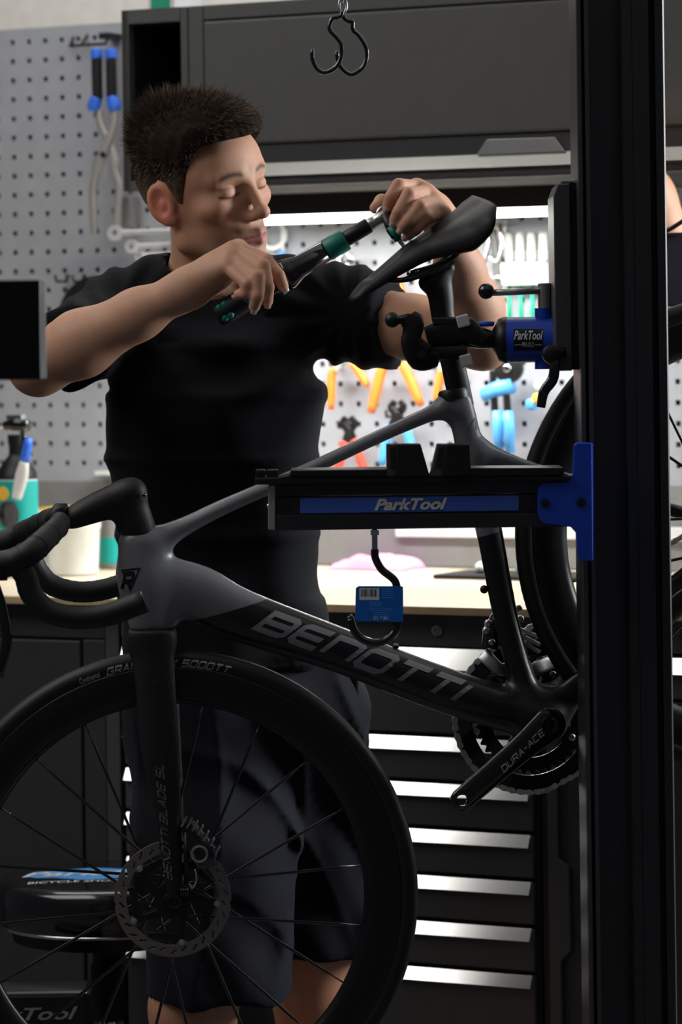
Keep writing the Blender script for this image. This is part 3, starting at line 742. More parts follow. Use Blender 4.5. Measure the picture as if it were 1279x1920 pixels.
# ================================================================== REPAIR STAND
YP = 4.66
def X3(px, Y=YP, py=300): return at(px, py, Y)[0]
st = thing('repair_stand', 'black column repair stand with blue clamp and tool tray holding the grey bicycle', 'repair stand', (X3(1168), 4.73, 0))
prof = [(1084, 4.81), (1084, 4.672), (1086, 4.667), (1093, 4.667), (1093, 4.70), (1099, 4.70), (1099, 4.664), (1107, 4.662), (1107, 4.668), (1168, 4.676), (1170, 4.660), (1187, 4.660), (1187, 4.662), (1188.2, 4.662), (1188.2, 4.660),
        (1219, 4.660), (1219, 4.69), (1231, 4.69), (1231, 4.660), (1246, 4.660), (1249, 4.664), (1249, 4.81)]
MB().prism([(X3(x), y, 0.012) for x, y in prof], ZZ * 2.6).build('column', 'post', st)
for xa_, xb_, yy in ((1085, 1092.5, 4.6662), (1099.4, 1106.6, 4.6625)): MB().box(((X3(xa_) + X3(xb_)) / 2, yy, 1.306), ((X3(xb_) - X3(xa_)) / 2, .0012, 1.29)).build('lip_reflection', 'rail', st)  # added strips: reflected light on the column's lips put into a paler metal
MB().box((X3(1168), 4.74, 0.006), (0.30, 0.28, 0.006)).build('base_plate', 'post', st, bevel=0.002)
# carriage
a = at(1038, 345, 4.70); b = at(1083, 695, 4.70)
m = MB(); zt, zb = a[2], b[2]; x0, x1 = at(1040, 520, 4.70)[0], at(1071, 520, 4.70)[0]
m.prism([(x0, 4.70, zb), (x0, 4.70, zt - .016), (x0 + .006, 4.70, zt), (x1, 4.70, zt), (x1, 4.70, zb)], (0, 0.13, 0))
car = m.build('carriage', 'box_grey', st, bevel=0.0015)
MB().box(((x1 + X3(1084)) / 2, 4.765, (zt + zb) / 2 + .0015), ((X3(1084) - x1) / 2, 0.06, (zt - zb) / 2)).build('carriage_plate', 'black', st)
MB().box((x1 + .002, 4.76, zt + .003), (.012, .02, .003)).build('cable_grommet', 'cabinet_grey', st, bevel=.002)
# clamp: blue barrel from the carriage to the seat post
YC = 4.79
c0 = at(1046, 636, YC); c1 = at(938, 638, YC + .01); ax = nrm(c1 - c0); L = np.linalg.norm(c1 - c0)
R = 0.0315
cyl = MB().lathe(c0, ax, [(0, R), (L - .012, R), (L - .010, R)], 40).build('clamp_barrel', 'blue', st, smooth=True, flat_angle=40)
MB().lathe(c0 + ax * (L - .010), ax, [(0, R + .0008), (.004, R + .001), (.012, R - .002), (.016, R - .010), (.020, .016)], 40).build('collar', 'black', st, smooth=True, flat_angle=50)
for py0, py1 in ((578, 604), (668, 692)):
    p0, p1 = at(1020, py0, YC), at(1020, py1, YC)
    MB().lathe(p1, ZZ, [(0, .0125), (p0[2] - p1[2], .0125)], 24).build('pivot_boss', 'blue', st, smooth=True, flat_angle=40)
p0, p1 = at(1022, 531, YC), at(1022, 578, YC)
hub = MB().lathe(p1, ZZ, [(0, .0095), (p0[2] - p1[2] - .001, .0095), (p0[2] - p1[2], .0085)], 24).build('lever_hub', 'steel', st, smooth=True, flat_angle=40)
MB().tube([at(1020, 545, YC), at(922, 549, YC - .02)], [.0052, .0045], 12).build('lever_rod', 'steel', hub, smooth=True)
MB().ball(at(912, 546, YC - .022), .0112, 20).build('lever_knob', 'black_gloss', hub, smooth=True)
# barrel label
e1 = nrm(np.array([1, 0, 0]) - ax * ax[0] * 0); ex = -ax
def on_barrel(px, py, lift):
    px = np.atleast_1d(px); py = np.atleast_1d(py); out = []
    for x, y in zip(px, py):
        d = ray(x, y); o = CAM - c0; dd = d - ax * (d @ ax); oo = o - ax * (o @ ax); r = R + lift
        A = dd @ dd; Bq = dd @ oo; C = oo @ oo - r * r; disc = max(Bq * Bq - A * C, 0)
        out.append(CAM + d * ((-Bq - math.sqrt(disc)) / A))
    return np.array(out)
gx = np.linspace(963, 1018, 8); gy = np.linspace(617, 657, 10)
V = on_barrel(*[q.ravel() for q in np.meshgrid(gx, gy)], 0.0005)
mkobj('label_plate', V, [(j * 8 + i, j * 8 + i + 1, j * 8 + i + 9, j * 8 + i + 8) for j in range(9) for i in range(7)], 'black', cyl, True)
P, Fs = font_text('ParkTool', .28, .012, 10)
mkobj('lettering', on_barrel(964 + P[:, 0] * 54, 637 - P[:, 1] * 17, 0.0009), Fs, 'white', cyl)
P, Fs = font_text('PRS-33.2', 0, .0, 10)
mkobj('lettering', on_barrel(979 + P[:, 0] * 22, 650 - P[:, 1] * 8, 0.0009), Fs, 'silver_print', cyl)
for xa, xb in ((965, 977), (1003, 1016)):
    mkobj('rule', on_barrel([xa, xb, xb, xa], [646, 646, 647, 647], .0009), [(0, 1, 2, 3)], 'silver_print', cyl)
# jaws around the seat post
J = lambda x, y, Y=4.80: at(x, y, Y)
m = MB()
m.sweep([J(925, 637), J(900, 634), J(870, 632)], [.012, .015, .014], [.014, .016, .020], ZZ * 0 + np.array([0, 1, 0]), 14, 3)
m.build('jaw_neck', 'black', st, smooth=True, flat_angle=50)
for Yj, nm in ((4.785, 'jaw'), (4.872, 'jaw')):
    m = MB(); m.sweep([J(908, 640, Yj), J(880, 620, Yj), J(845, 622, Yj), J(800, 634, Yj)], [.010, .019, .021, .017], .011, (0, 1, 0), 14, 3.2)
    jw = m.build(nm, 'black', st, smooth=True, flat_angle=50)
    m = MB(); m.sweep([J(812, 603, Yj), J(872, 603, Yj)], .006, .012, (0, 1, 0), 10, 4); m.build('jaw_pad', 'black_matte', jw, smooth=True, flat_angle=50)
    m = MB(); m.sweep([J(812, 662, Yj), J(876, 660, Yj)], .010, .012, (0, 1, 0), 10, 4); m.build('jaw_pad', 'black_matte', jw, smooth=True, flat_angle=50)
for y, x in ((602, 868), (676, 874)):
    MB().box(J(x, y, 4.777), (.0085, .006, .0085), (nrm((1, 0, .25)), (0, 1, 0), nrm((-.25, 0, 1)))).build('clamp_nut', 'nut', st, bevel=.002)
MB().lathe(J(912, 612), (0, 0, 1), [(0, .010), (.005, .012), (.007, .010)], 18).build('adjust_cap', 'blue_grip', st, smooth=True)
# cam handle with ball
m = MB(); m.sweep(spline([J(765, 592, 4.76), J(775, 610, 4.76), J(772, 640, 4.76), J(790, 668, 4.765), J(815, 672, 4.775)], 5), np.interp(np.linspace(0, 1, 21), [0, .15, .4, .75, 1], [.012, .0165, .013, .021, .013]), np.interp(np.linspace(0, 1, 21), [0, .2, 1], [.009, .010, .013]), (0, 1, 0), 16, 2.6)
cam_h = m.build('cam_handle', 'black', st, smooth=True, flat_angle=60)
MB().tube([J(768, 598, 4.76), J(745, 600, 4.755)], [.008, .006], 12).build('knob_stem', 'black', cam_h, smooth=True)
MB().ball(J(736, 600, 4.752), (.0105, .0105, .0108), 18).build('knob', 'black', cam_h, smooth=True)
MB().lathe(J(790, 664, 4.748), (0, -1, 0), [(0, .006), (.004, .006), (.004, .003)], 14).build('screw', 'black_gloss', cam_h, smooth=True, flat_angle=40)
# small quick-release lever on the carriage
q = spline([J(1040, 662, 4.69), J(1040, 690, 4.685), J(1036, 712, 4.685), J(1020, 735, 4.685), J(1014, 764, 4.685)], 5)
m = MB(); m.sweep(q, np.interp(np.linspace(0, 1, 21), [0, .2, .6, 1], [.009, .007, .0075, .006]), .005, (0, 1, 0), 12, 2.6); ql = m.build('release_lever', 'black_gloss', st, smooth=True)
MB().lathe(J(1034, 664, 4.70), (0, -1, 0), [(0, .013), (.016, .013), (.019, .009)], 22).build('release_pivot', 'black', ql, smooth=True, flat_angle=40)
MB().tube([J(1034, 662, 4.692), J(1062, 660, 4.692)], .006, 12).build('release_axle', 'black', ql, smooth=True)

# ---- tray arm in front of the bicycle
YT = 4.60                                                    # front face of the arm
def T(px, py, Y=YT): return at(px, py, Y)
ra = math.atan2(T(1005, 905)[2] - T(520, 908)[2], T(1005, 905)[0] - T(520, 908)[0])
ua = np.array([math.cos(ra), 0, math.sin(ra)]); va = np.array([-math.sin(ra), 0, math.cos(ra)])
def TL(px, py, Y=YT):
    p = T(px, py, Y); return p
def tprism(name, pts, Y0, Y1, mt, parent, bevel=0.001):
    return MB().prism([at(x, y, Y0) for x, y in pts], (0, Y1 - Y0, 0)).build(name, mt, parent, bevel=bevel)
beam = tprism('tray_arm', [(517, 932), (517, 994), (1090, 986), (1090, 925)], YT + .004, YT + .055, 'post', st)
tprism('arm_flange', [(517, 908), (517, 930), (1090, 923), (1090, 900)], YT, YT + .055, 'post', beam)
tprism('arm_flange', [(517, 966), (517, 995), (1090, 987), (1090, 962)], YT, YT + .055, 'post', beam)
sg = tprism('sign_strip', [(563, 934), (563, 963), (973, 957), (973, 929)], YT + .0005, YT + .003, 'blue_strip', beam, .0006)
P, Fs = font_text('ParkTool', .32, .065)
def on_sign(lift, dx=0, dy=0): return np.array([at(702 + x * 137 + dx, 957.5 - y * 22 - x * 2.5 + dy, YT - lift) for x, y in P])
mkobj('lettering_shadow', on_sign(.0002, 0, 0), Fs, 'black', sg)
P, Fs = font_text('ParkTool', .32, .04)
mkobj('lettering', on_sign(.0006), Fs, 'silver_print', sg)
for x in (532, 992):
    MB().lathe(at(x, 946, YT + .004), (0, -1, 0), [(0, .007), (.003, .007), (.0035, .004), (.001, .0035)], 18).build('socket_bolt', 'black_gloss', beam, smooth=True, flat_angle=40)
ep = tprism('end_plate', [(503, 910), (503, 993), (516, 994), (516, 909)], YT - .001, YT + .056, 'steel_dull', beam, .001)
MB().ball(at(504, 949, YT + .02), (.003, .004, .004), 10).build('rivet', 'chrome', ep, smooth=True)
# top tray plate with two notched towers
tp = tprism('tray_plate', [(478, 897), (478, 909), (1070, 901), (1072, 893), (890, 892), (545, 891), (520, 896)], YT - .012, YT + .085, 'black_matte', beam, .001)
tprism('tray_rim', [(545, 882), (543, 892), (726, 893), (726, 880)], YT - .014, YT + .085, 'black_matte', tp)
tprism('tray_rim', [(883, 878), (883, 893), (1058, 890), (1058, 877)], YT - .014, YT + .085, 'black_matte', tp)
for pts in ([(742, 833), (789, 833), (806, 893), (742, 893)], [(838, 833), (881, 833), (884, 892), (828, 893)]):
    tprism('slot_tower', pts, YT - .016, YT + .03, 'black_matte', tp, .0015)
for wall, slot in (([(725, 833), (742, 833), (742, 893), (725, 893)], [(732, 839), (741, 839), (741, 881), (732, 879)]), ([(820, 833), (838, 833), (828, 893), (806, 893)], [(824, 839), (834, 839), (827, 880), (816, 878)])):
    wl_ = tprism('tower_wall', wall, YT - .0135, YT + .03, 'box_grey', tp, .001)
    tprism('slot_opening', slot, YT - .0140, YT - .0130, 'niche_black', wl_, 0)
for xa, xb in ((480, 497), (500, 522)):
    MB().box(at((xa + xb) / 2, 888, YT + .02), ((xb - xa) / 2 / 1413, .02, .0055)).build('corner_block', 'black_matte', tp, bevel=.0012)
# blue T bracket
g = [(1076, 835), (1082, 830), (1110, 830), (1112, 1052), (1088, 1051), (1083, 1046), (1081, 1000), (1070, 988), (1022, 982), (1012, 975), (1008, 960), (1008, 918), (1013, 908), (1025, 905), (1062, 903), (1074, 888)]
brk = tprism('bracket', g, YT - .006, YT + .0, 'blue', st, .0015)
tprism('bracket_lip', [(1086, 832), (1112, 832), (1112, 1051), (1090, 1051)], YT, YP + .004, 'blue', brk, .001)
for x, y in ((1022, 943), (1090, 942)):
    MB().lathe(at(x, y, YT - .006), (0, -1, 0), [(-.001, .0062), (.0025, .0062), (.003, .0035), (.001, .003)], 18).build('socket_bolt', 'black_gloss', brk, smooth=True, flat_angle=40)

# ---- utility hook under the arm, with its blue tag
YH = YT + .03
hk = thing('utility_hook', 'black coated screw hook with a blue price tag hanging under the tray arm', 'hook', at(703, 1210, YH))
MB().lathe(at(703, 1003, YH), ZZ, [(0, .0065), (.0065, .0065)], 6).build('hex_nut', 'chrome', hk)
m = MB(); pA, pB = at(703, 1032, YH), at(703, 992, YH); n = 24
m.lathe(pA, ZZ, [(np.linalg.norm(pB - pA) * i / n, .0042 if i % 2 else .0037) for i in range(n + 1)], 14); m.build('thread', 'steel', hk, smooth=True)
q = spline([at(x, y, YH) for x, y in ((703, 1030), (704, 1046), (716, 1068), (735, 1083), (743, 1095), (745, 1120), (745, 1170), (735, 1192), (710, 1205), (682, 1200), (664, 1182), (657, 1160))], 5)
m = MB(); m.tube(q, .0054, 12); m.ball(q[-1], .0054, 10); m.build('hook_rod', 'black_gloss', hk, smooth=True)
tg_ = MB().prism([at(x, y, YH - .0085) for x, y in ((672, 1099), (752, 1099), (756, 1102), (756, 1164), (752, 1166), (671, 1165), (666, 1161), (667, 1103))], (0, .0012, 0)).build('price_tag', 'blue_tag', hk, bevel=.0003)
MB().prism([at(x, y, YH + .006) for x, y in ((733, 1099), (756, 1099), (756, 1166), (733, 1166))], (0, .0008, 0)).build('tag_back', 'blue_tag', hk)
MB().prism([at(x, y, YH - .002) for x, y in ((753, 1100), (756, 1100), (756, 1166), (753, 1166))], (0, .008, 0)).build('tag_fold', 'blue_tag', hk)
Yt = YH - .0087
def flat(name, pts, mt, parent, Y): return mkobj(name, [at(x, y, Y) for x, y in pts], [list(range(len(pts)))], mt, parent)
flat('barcode_panel', [(674, 1103), (711, 1103), (711, 1125), (674, 1125)], 'white', tg_, Yt)
random.seed(2); x = 677.0; m = MB()
while x < 705:
    wd = random.choice((.8, 1.3, 2.0)); m.add([at(a, b, Yt - .0002) for a, b in ((x, 1105), (x + wd, 1105), (x + wd, 1119), (x, 1119))], [(0, 1, 2, 3)]); x += wd + random.choice((.8, 1.2, 1.8))
m.build('barcode', 'black', tg_)
def tag_text(t, x0, x1, y0, h, mt):                          # the tag hangs upside down
    P, Fs = font_text(t); mkobj('lettering', [at(x1 - a * (x1 - x0), y0 + b * h, Yt) for a, b in P], Fs, mt, tg_)
tag_text('450', 694, 716, 1128, 9, 'blue_light'); tag_text('M8 x 125', 700, 728, 1155, 7, 'white')
for i in range(4): flat('text_line', [(690 + 4 * i, 1140 + 4 * i), (738 - 2 * i, 1140 + 4 * i), (738 - 2 * i, 1141 + 4 * i), (690 + 4 * i, 1141 + 4 * i)], 'blue_light', tg_, Yt)
for i in range(5): flat('text_line', [(716, 1104 + 4 * i), (738, 1104 + 4 * i), (738, 1105 + 4 * i), (716, 1105 + 4 * i)], 'blue_light', tg_, Yt)

# ---- pair of hooks on a chain
YK = 4.75
ck = thing('hanging_chain', 'short steel chain hanging down from the ceiling above the hooks', 'chain', at(643, 24, YK))
top = at(643, 24, YK); k = 0; z = top[2]
while z < 2.78:
    ax = (1, 0, 0) if k % 2 == 0 else (0, 1, 0)
    c = np.array([top[0], YK, z + .010]); u = np.array(ax, float)
    pts = [c + u * .0052 * math.cos(a) + ZZ * (.0105 * math.sin(a)) for a in np.linspace(0, 2 * math.pi, 17)]
    MB().tube(pts, .0018, 8, cap=False).build('chain_link', 'steel', ck, smooth=True); z += .0158; k += 1
for i, (pts, Y, lab) in enumerate((([(642, 22), (638, 31), (624, 35), (619, 45), (619, 57), (631, 70), (640, 84), (640, 103), (634, 120), (622, 132), (607, 136), (594, 128), (586, 110), (586, 96)], YK - .004, 'glossy black hook, smaller loop opening to one side, hung from the chain'),
                     ([(641, 22), (646, 34), (654, 40), (661, 41), (662, 56), (674, 68), (685, 86), (688, 104), (682, 124), (668, 137), (655, 139), (641, 128), (634, 113), (632, 99)], YK + .004, 'glossy black hook, longer loop crossing behind the other hook'))):
    q = spline([at(x, y, Y) for x, y in pts], 5); m = MB(); m.tube(q, .0030, 10); m.ball(q[-1], .0030, 10)
    tag(m.build('round_hook', 'black_gloss', None, smooth=True), lab, 'hook')

# ---- second stand, plain box head without any lamp, just inside the left edge (out of focus)
YF = 3.80
s2 = thing('foreground_stand', 'black stand in the foreground whose square head fills the left edge', 'stand', (at(-150, 600, YF)[0], YF + .06, 0))
pA, pB = at(-190, 528, YF), at(78, 712, YF)
MB().box((pA + pB) / 2 + np.array([0, .03, 0]), ((pB[0] - pA[0]) / 2, .03, (pA[2] - pB[2]) / 2)).build('head', 'black', s2, bevel=.002)
MB().box((at(81, 620, YF + .02)[0] - .0012, YF + .045, (pA[2] + pB[2]) / 2), (.0008, .014, (pA[2] - pB[2]) / 2 - .001)).build('edge_trim', 'cabinet_grey', s2)
xx = at(-150, 600, YF)[0]
MB().tube([(xx, YF + .06, .012), (xx, YF + .06, pB[2] + .02)], .022, 20).build('pole', 'post', s2, smooth=True)
MB().lathe((xx, YF + .06, 0), ZZ, [(0, .20), (.01, .20), (.014, .05), (.03, .025)], 32).build('base', 'post', s2, smooth=True, flat_angle=40)

# ---- stool
SY = 5.60
sc0 = at(200, 1640, SY); zt = sc0[2]
sx, sy = sc0[0], SY
so = thing('shop_stool', 'round black padded shop stool with blue emblem and chrome post', 'stool', (sx, sy, 0))
RS = .178
seat = MB().lathe((sx, sy, 0), ZZ, [(zt - .075, RS * .90), (zt - .072, RS * .98), (zt - .062, RS), (zt - .030, RS * 1.0), (zt - .012, RS * .985), (zt - .003, RS * .94), (zt, RS * .85), (zt + .002, RS * .5), (zt + .002, 0)], 64).build('seat', 'black_gloss', so, smooth=True)
MB().ring((sx, sy, zt - .074), ZZ, RS * .97, [(0.003 * math.cos(a), .003 * math.sin(a)) for a in np.linspace(0, 2 * math.pi, 7)[:-1]], 64).build('seat_band', 'chrome', so, smooth=True)
MB().lathe((sx, sy, 0), ZZ, [(zt - .105, .05), (zt - .10, RS * .85), (zt - .076, RS * .88)], 48).build('seat_pan', 'black', so, smooth=True, flat_angle=40)
MB().lathe((sx, sy, 0), ZZ, [(.36, .028), (zt - .145, .028), (zt - .14, .024), (zt - .12, .024)], 28).build('gas_cover', 'black', so, smooth=True, flat_angle=40)
MB().lathe((sx, sy, 0), ZZ, [(.08, .0165), (zt - .13, .0165)], 28).build('post', 'chrome', so, smooth=True, flat_angle=40)
for k in range(5):
    a = 2 * math.pi * k / 5 + .4; d = np.array([math.cos(a), math.sin(a), 0]); c = np.array([sx, sy, 0])
    lg = MB().sweep([c + ZZ * .10, c + d * .11 + ZZ * .085, c + d * .20 + ZZ * .06], [.018, .015, .012], [.018, .014, .010], ZZ, 12).build('leg', 'black', so, smooth=True)
    MB().lathe(c + d * .20 + ZZ * .028 - np.cross(d, ZZ) * .012, np.cross(d, ZZ), [(0, .026), (.004, .028), (.020, .028), (.024, .026)], 20).build('caster', 'black', lg, smooth=True, flat_angle=40)
# emblem on the seat: blue badge, white wordmark, small print
def seatpt(px, py, lift=.0028):
    p = hit(px, py, (0, 0, zt + lift), ZZ); return p
def seat_flat(pts, lift):
    out = []
    for x, y in pts:
        r = math.hypot(x, y); zz = zt + .002 if r < RS * .5 else zt + .002 * (RS * .85 - r) / (RS * .35)
        out.append((sx + x, sy + y, zz + lift))
    return out
bl = [(.13 * math.cos(a), -.005 + .055 * math.sin(a) * (1 + .12 * math.cos(7 * a))) for a in np.linspace(0, 2 * math.pi, 49)[:-1]]
m = MB(); V = seat_flat([(0, 0)] + bl, .0008); m.add(V, [(0, i + 1, (i + 1) % 48 + 1) for i in range(48)]); m.build('emblem', 'blue_light', seat)
P, Fs = font_text('ParkTool', .3, .02)
mkobj('lettering', seat_flat([(-.135 + a * .27, -.028 + b * .045) for a, b in P], .0014), Fs, 'white', seat)
P, Fs = font_text('BICYCLE SHOP TOOLS', .1, .01)
mkobj('lettering', seat_flat([(-.12 + a * .22, -.090 + b * .018 - .02 * (a - .5) ** 2) for a, b in P], .0012), Fs, 'silver_print', seat)
# ---- black bin with lettering, behind the wheel
xa_, xb_ = at(-120, 1900, 5.22)[0], at(166, 1900, 5.22)[0]
bz = at(60, 1862, 5.22)[2]
bn = thing('waste_bin', 'low black bin with white slanted lettering standing before the stool', 'bin', ((xa_ + xb_) / 2, 5.27, 0))
MB().box(((xa_ + xb_) / 2, 5.275, bz / 2), ((xb_ - xa_) / 2, .05, bz / 2)).build('body', 'black', bn, bevel=.008)
P, Fs = font_text('ParkTool', .32, .02)
mkobj('lettering', [at(-58 + a * 204, 1917 - b * 24 - 6 * a, 5.2243) for a, b in P], Fs, 'print_dim', bn)

# ================================================================== BICYCLE
class Plane:
    def __init__(s, o, yaw): s.o = np.asarray(o, float); s.r = np.array([math.cos(yaw), math.sin(yaw), 0]); s.w = np.array([math.sin(yaw), -math.cos(yaw), 0])
    def px(s, x, y, l=0.0): return hit(x, y, s.o + s.w * l, s.w)
    def q(s, p): d = np.asarray(p) - s.o; return np.stack([d @ s.r, d @ s.w, d[..., 2]], -1)
    def p(s, u, w, v): return s.o + s.r * u + s.w * w + ZZ * v
    def uv(s, x, y, l=0.0): a = s.q(s.px(x, y, l)); return np.array([a[0], a[2]])
    def arr(s, Q): Q = np.asarray(Q); return s.o + Q[:, :1] * s.r + Q[:, 1:2] * s.w + Q[:, 2:3] * ZZ
BYAW = math.radians(10)
BP = Plane(at(850, 640, 4.83), BYAW)
hd = BP.px(268, 1090)
FP = Plane(hd, math.radians(1))
fc = FP.px(323, 1679)
RW = .3375
floor_z = 0
bike = thing('bicycle', 'grey and black carbon road bicycle clamped nose-down by its seat post', 'bicycle', BP.px(1030, 1358) - ZZ * .3, BYAW)

def tubes_sdf(segs, k):
    """segs: lists of nodes (u, w, v, r_inplane, r_lateral)"""
    segs = [spline(np.array(n_, float), 4) if len(n_) > 2 else np.array(n_, float) for n_ in segs]
    def f(Q):
        d = None
        for nodes in segs:
            dd = None
            for a, b in zip(nodes[:-1], nodes[1:]):
                a_ = a[:3]; ab = b[:3] - a_
                t = np.clip(((Q - a_) @ ab) / (ab @ ab + 1e-12), 0, 1)
                e = Q - a_ - t[:, None] * ab
                ra = a[3] + t * (b[3] - a[3]); rl = a[4] + t * (b[4] - a[4])
                s_ = (np.sqrt(e[:, 0] ** 2 + e[:, 2] ** 2 + (e[:, 1] * ra / rl) ** 2) - ra) * np.minimum(rl / ra, 1)
                dd = s_ if dd is None else np.minimum(dd, s_)
            d = dd if d is None else smin(d, dd, k)
        return d
    return f
def nd(pl, x, y, hw, tw, w=0.0, sc_=1346.0):
    u, v = pl.uv(x, y, w); return (u, w, v, hw / sc_, tw)
def onsdf(pl, f, PX, PY, lift=.0006, w0=.03, wmax=.09):
    """photo points -> points on the side of the solid that faces the camera"""
    PX, PY = np.asarray(PX, float), np.asarray(PY, float)
    w = np.full(len(PX), w0)
    for it in range(2):
        uv = np.array([pl.uv(x, y, l) for x, y, l in zip(PX, PY, w)])
        a = np.full(len(PX), wmax); done = np.zeros(len(PX), bool)
        for k in range(120):
            dv = f(np.stack([uv[:, 0], a, uv[:, 1]], -1)); done |= dv < .0002
            a = np.where(done, a, a - np.maximum(dv * .6, .0004))
            if done.all() or (a < -.05).all(): break
        w = np.where(done, a, w0)
    med = np.median(w); w = np.where(np.abs(w - med) > .03, med, w)
    return pl.arr(np.stack([uv[:, 0], w + lift, uv[:, 1]], -1))

bb = BP.uv(1030, 1358, .07); BBu, BBv = bb
_l = BP.uv(966, 1008); rc_u, rc_v = _l[0] + RW, _l[1]
axn = np.array([rc_u, rc_v])
N = lambda x, y, hw, tw, w=0.0: nd(BP, x, y, hw, tw, w)
segs = [
 [N(256, 1022, 34, .024), N(264, 1080, 38, .026), N(281, 1150, 41, .027), N(290, 1215, 42, .027)],                                        # head tube
 [N(290, 1015, 26, .020), N(350, 985, 17, .017), N(420, 950, 14.5, .016), N(560, 889, 13, .015), N(720, 814, 12.5, .014), N(830, 766, 15, .014)],   # top tube
 [N(290, 1095, 55, .026), N(370, 1112, 52, .027), N(450, 1153, 49, .028), N(640, 1220, 42, .029), N(840, 1296, 42, .031), (BBu, 0, BBv, 42 / 1346, .036)],  # down tube
 [N(857, 752, 29, .016), N(872, 800, 26, .016), N(884, 860, 26, .017), N(916, 990, 25, .016), N(936, 1095, 24, .016), N(956, 1190, 23.5, .018), N(985, 1290, 26, .026), (BBu, 0, BBv, 38 / 1346, .034)],   # seat tube
 [(BBu, 0, BBv, .030, .041), (BBu + .004, 0, BBv + .002, .030, .041)]]
tu, tv = BP.uv(905, 850)
mu, mv = BP.uv(1060, 898)
for s_ in (1, -1):
    segs.append([(tu, .006 * s_, tv, .011, .010), (mu, .022 * s_, mv, .0085, .007), (rc_u, .066 * s_, rc_v, .008, .006)])
    segs.append([(BBu + .012, .012 * s_, BBv + .01, .024, .016), (BBu * .72 + rc_u * .28, .034 * s_, BBv * .72 + rc_v * .28, .019, .009), (rc_u, .066 * s_, rc_v, .012, .007)])
frame_f0 = tubes_sdf(segs, .022)
_cu, _cv = BP.uv(352, 1178)
frame_f = lambda Q: smax(frame_f0(Q), -np.maximum(Q[:, 0] - _cu - np.maximum(0, 0), Q[:, 2] - _cv), .003)
# two-tone paint: grey above a line, black below
pa, pb_ = BP.uv(375, 1158), BP.uv(915, 1001)
Mb = wm(bike)
inv = np.array(Mb.inverted())
def loc(p): return inv[:3, :3] @ np.asarray(p) + inv[:3, 3]
la_, lb_ = loc(BP.p(pa[0], 0, pa[1])), loc(BP.p(pb_[0], 0, pb_[1]))
fm = mat('frame_paint', (0.1, 0.1, 0.1), 0.36, bump=.03, bscale=900, coat=.15)
nt = fm.node_tree; b = nt.nodes['Principled BSDF']
tc = nt.nodes.new('ShaderNodeTexCoord'); dp = nt.nodes.new('ShaderNodeVectorMath'); dp.operation = 'DOT_PRODUCT'
dirn = nrm(lb_ - la_); nn = np.array([-dirn[2], 0, dirn[0]])
dp.inputs[1].default_value = tuple(nn); nt.links.new(tc.outputs['Object'], dp.inputs[0])
gt = nt.nodes.new('ShaderNodeMath'); gt.operation = 'GREATER_THAN'; gt.inputs[1].default_value = float(nn @ la_)
nt.links.new(dp.outputs['Value'], gt.inputs[0])
mx = nt.nodes.new('ShaderNodeMix'); mx.data_type = 'RGBA'; mx.inputs['A'].default_value = (.0055, .0055, .006, 1); mx.inputs['B'].default_value = (.165, .165, .182, 1)
nt.links.new(gt.outputs[0], mx.inputs['Factor']); nt.links.new(mx.outputs['Result'], b.inputs['Base Color'])

lo = [BP.uv(205, 1180)[0], -.085, BP.uv(800, 1430)[1]]; hi = [rc_u + .03, .085, BP.uv(860, 700)[1]]
V, Q = surfnet(frame_f, lo, hi, .0042)
frame = mkobj('frame', BP.arr(V), Q, 'frame_paint', bike, True)
# lettering on the down tube
def px_map(x0, y0, ex, ey): return lambda P: (x0 + P[:, 0] * ex[0] + P[:, 1] * ey[0], y0 + P[:, 0] * ex[1] + P[:, 1] * ey[1])
fn = px_map(480, 1177, (368, 135), (36, -27))
V, Fs = stroke_text('BEnOTTI', lambda P: onsdf(BP, frame_f, *fn(P)), wid=.30, lw=1.5, gap=.44, step=.25)
mkobj('lettering', V, Fs, 'grey_print', frame)
# head tube badge and seat tube triangle
tri = lambda pts, wd: (lambda c: c)(pts)
def outline(pts, wd, mt, name):
    pts = np.array(pts, float); c = pts.mean(0); V = []; Fs = []
    P = []
    for a, b in zip(pts, np.roll(pts, -1, 0)):
        for t in np.linspace(0, 1, 7)[:-1]: P.append(a * (1 - t) + b * t)
    P = np.array(P); inn = P + (c - P) * (wd / np.linalg.norm(P - c, axis=1).mean())
    A = onsdf(BP, frame_f, P[:, 0], P[:, 1]); B = onsdf(BP, frame_f, inn[:, 0], inn[:, 1]); n = len(P)
    mkobj(name, np.vstack([A, B]), [(i, (i + 1) % n, n + (i + 1) % n, n + i) for i in range(n)], mt, frame)
outline([(226, 1068), (264, 1064), (244, 1110)], 4, 'black', 'head_badge')
fn = px_map(228, 1104, (17, -1), (6, -28))
V, Fs = stroke_text('R', lambda P: onsdf(BP, frame_f, *fn(P)), wid=.3, step=.3)
mkobj('badge_letter', V, Fs, 'black', frame)
outline([(892, 780), (896, 806), (880, 808)], 3, 'dark_print', 'tube_emblem')
MB().ball(BP.px(908, 1105, .0), (.006, .006, .006), 10).build('bottle_bolt', 'black', frame, smooth=True)
MB().lathe(BP.px(852, 748), BP.px(846, 715) - BP.px(852, 748), [(0, .022), (.010, .0215), (.014, .019)], 24).build('seat_collar', 'black', bike, smooth=True, flat_angle=40)

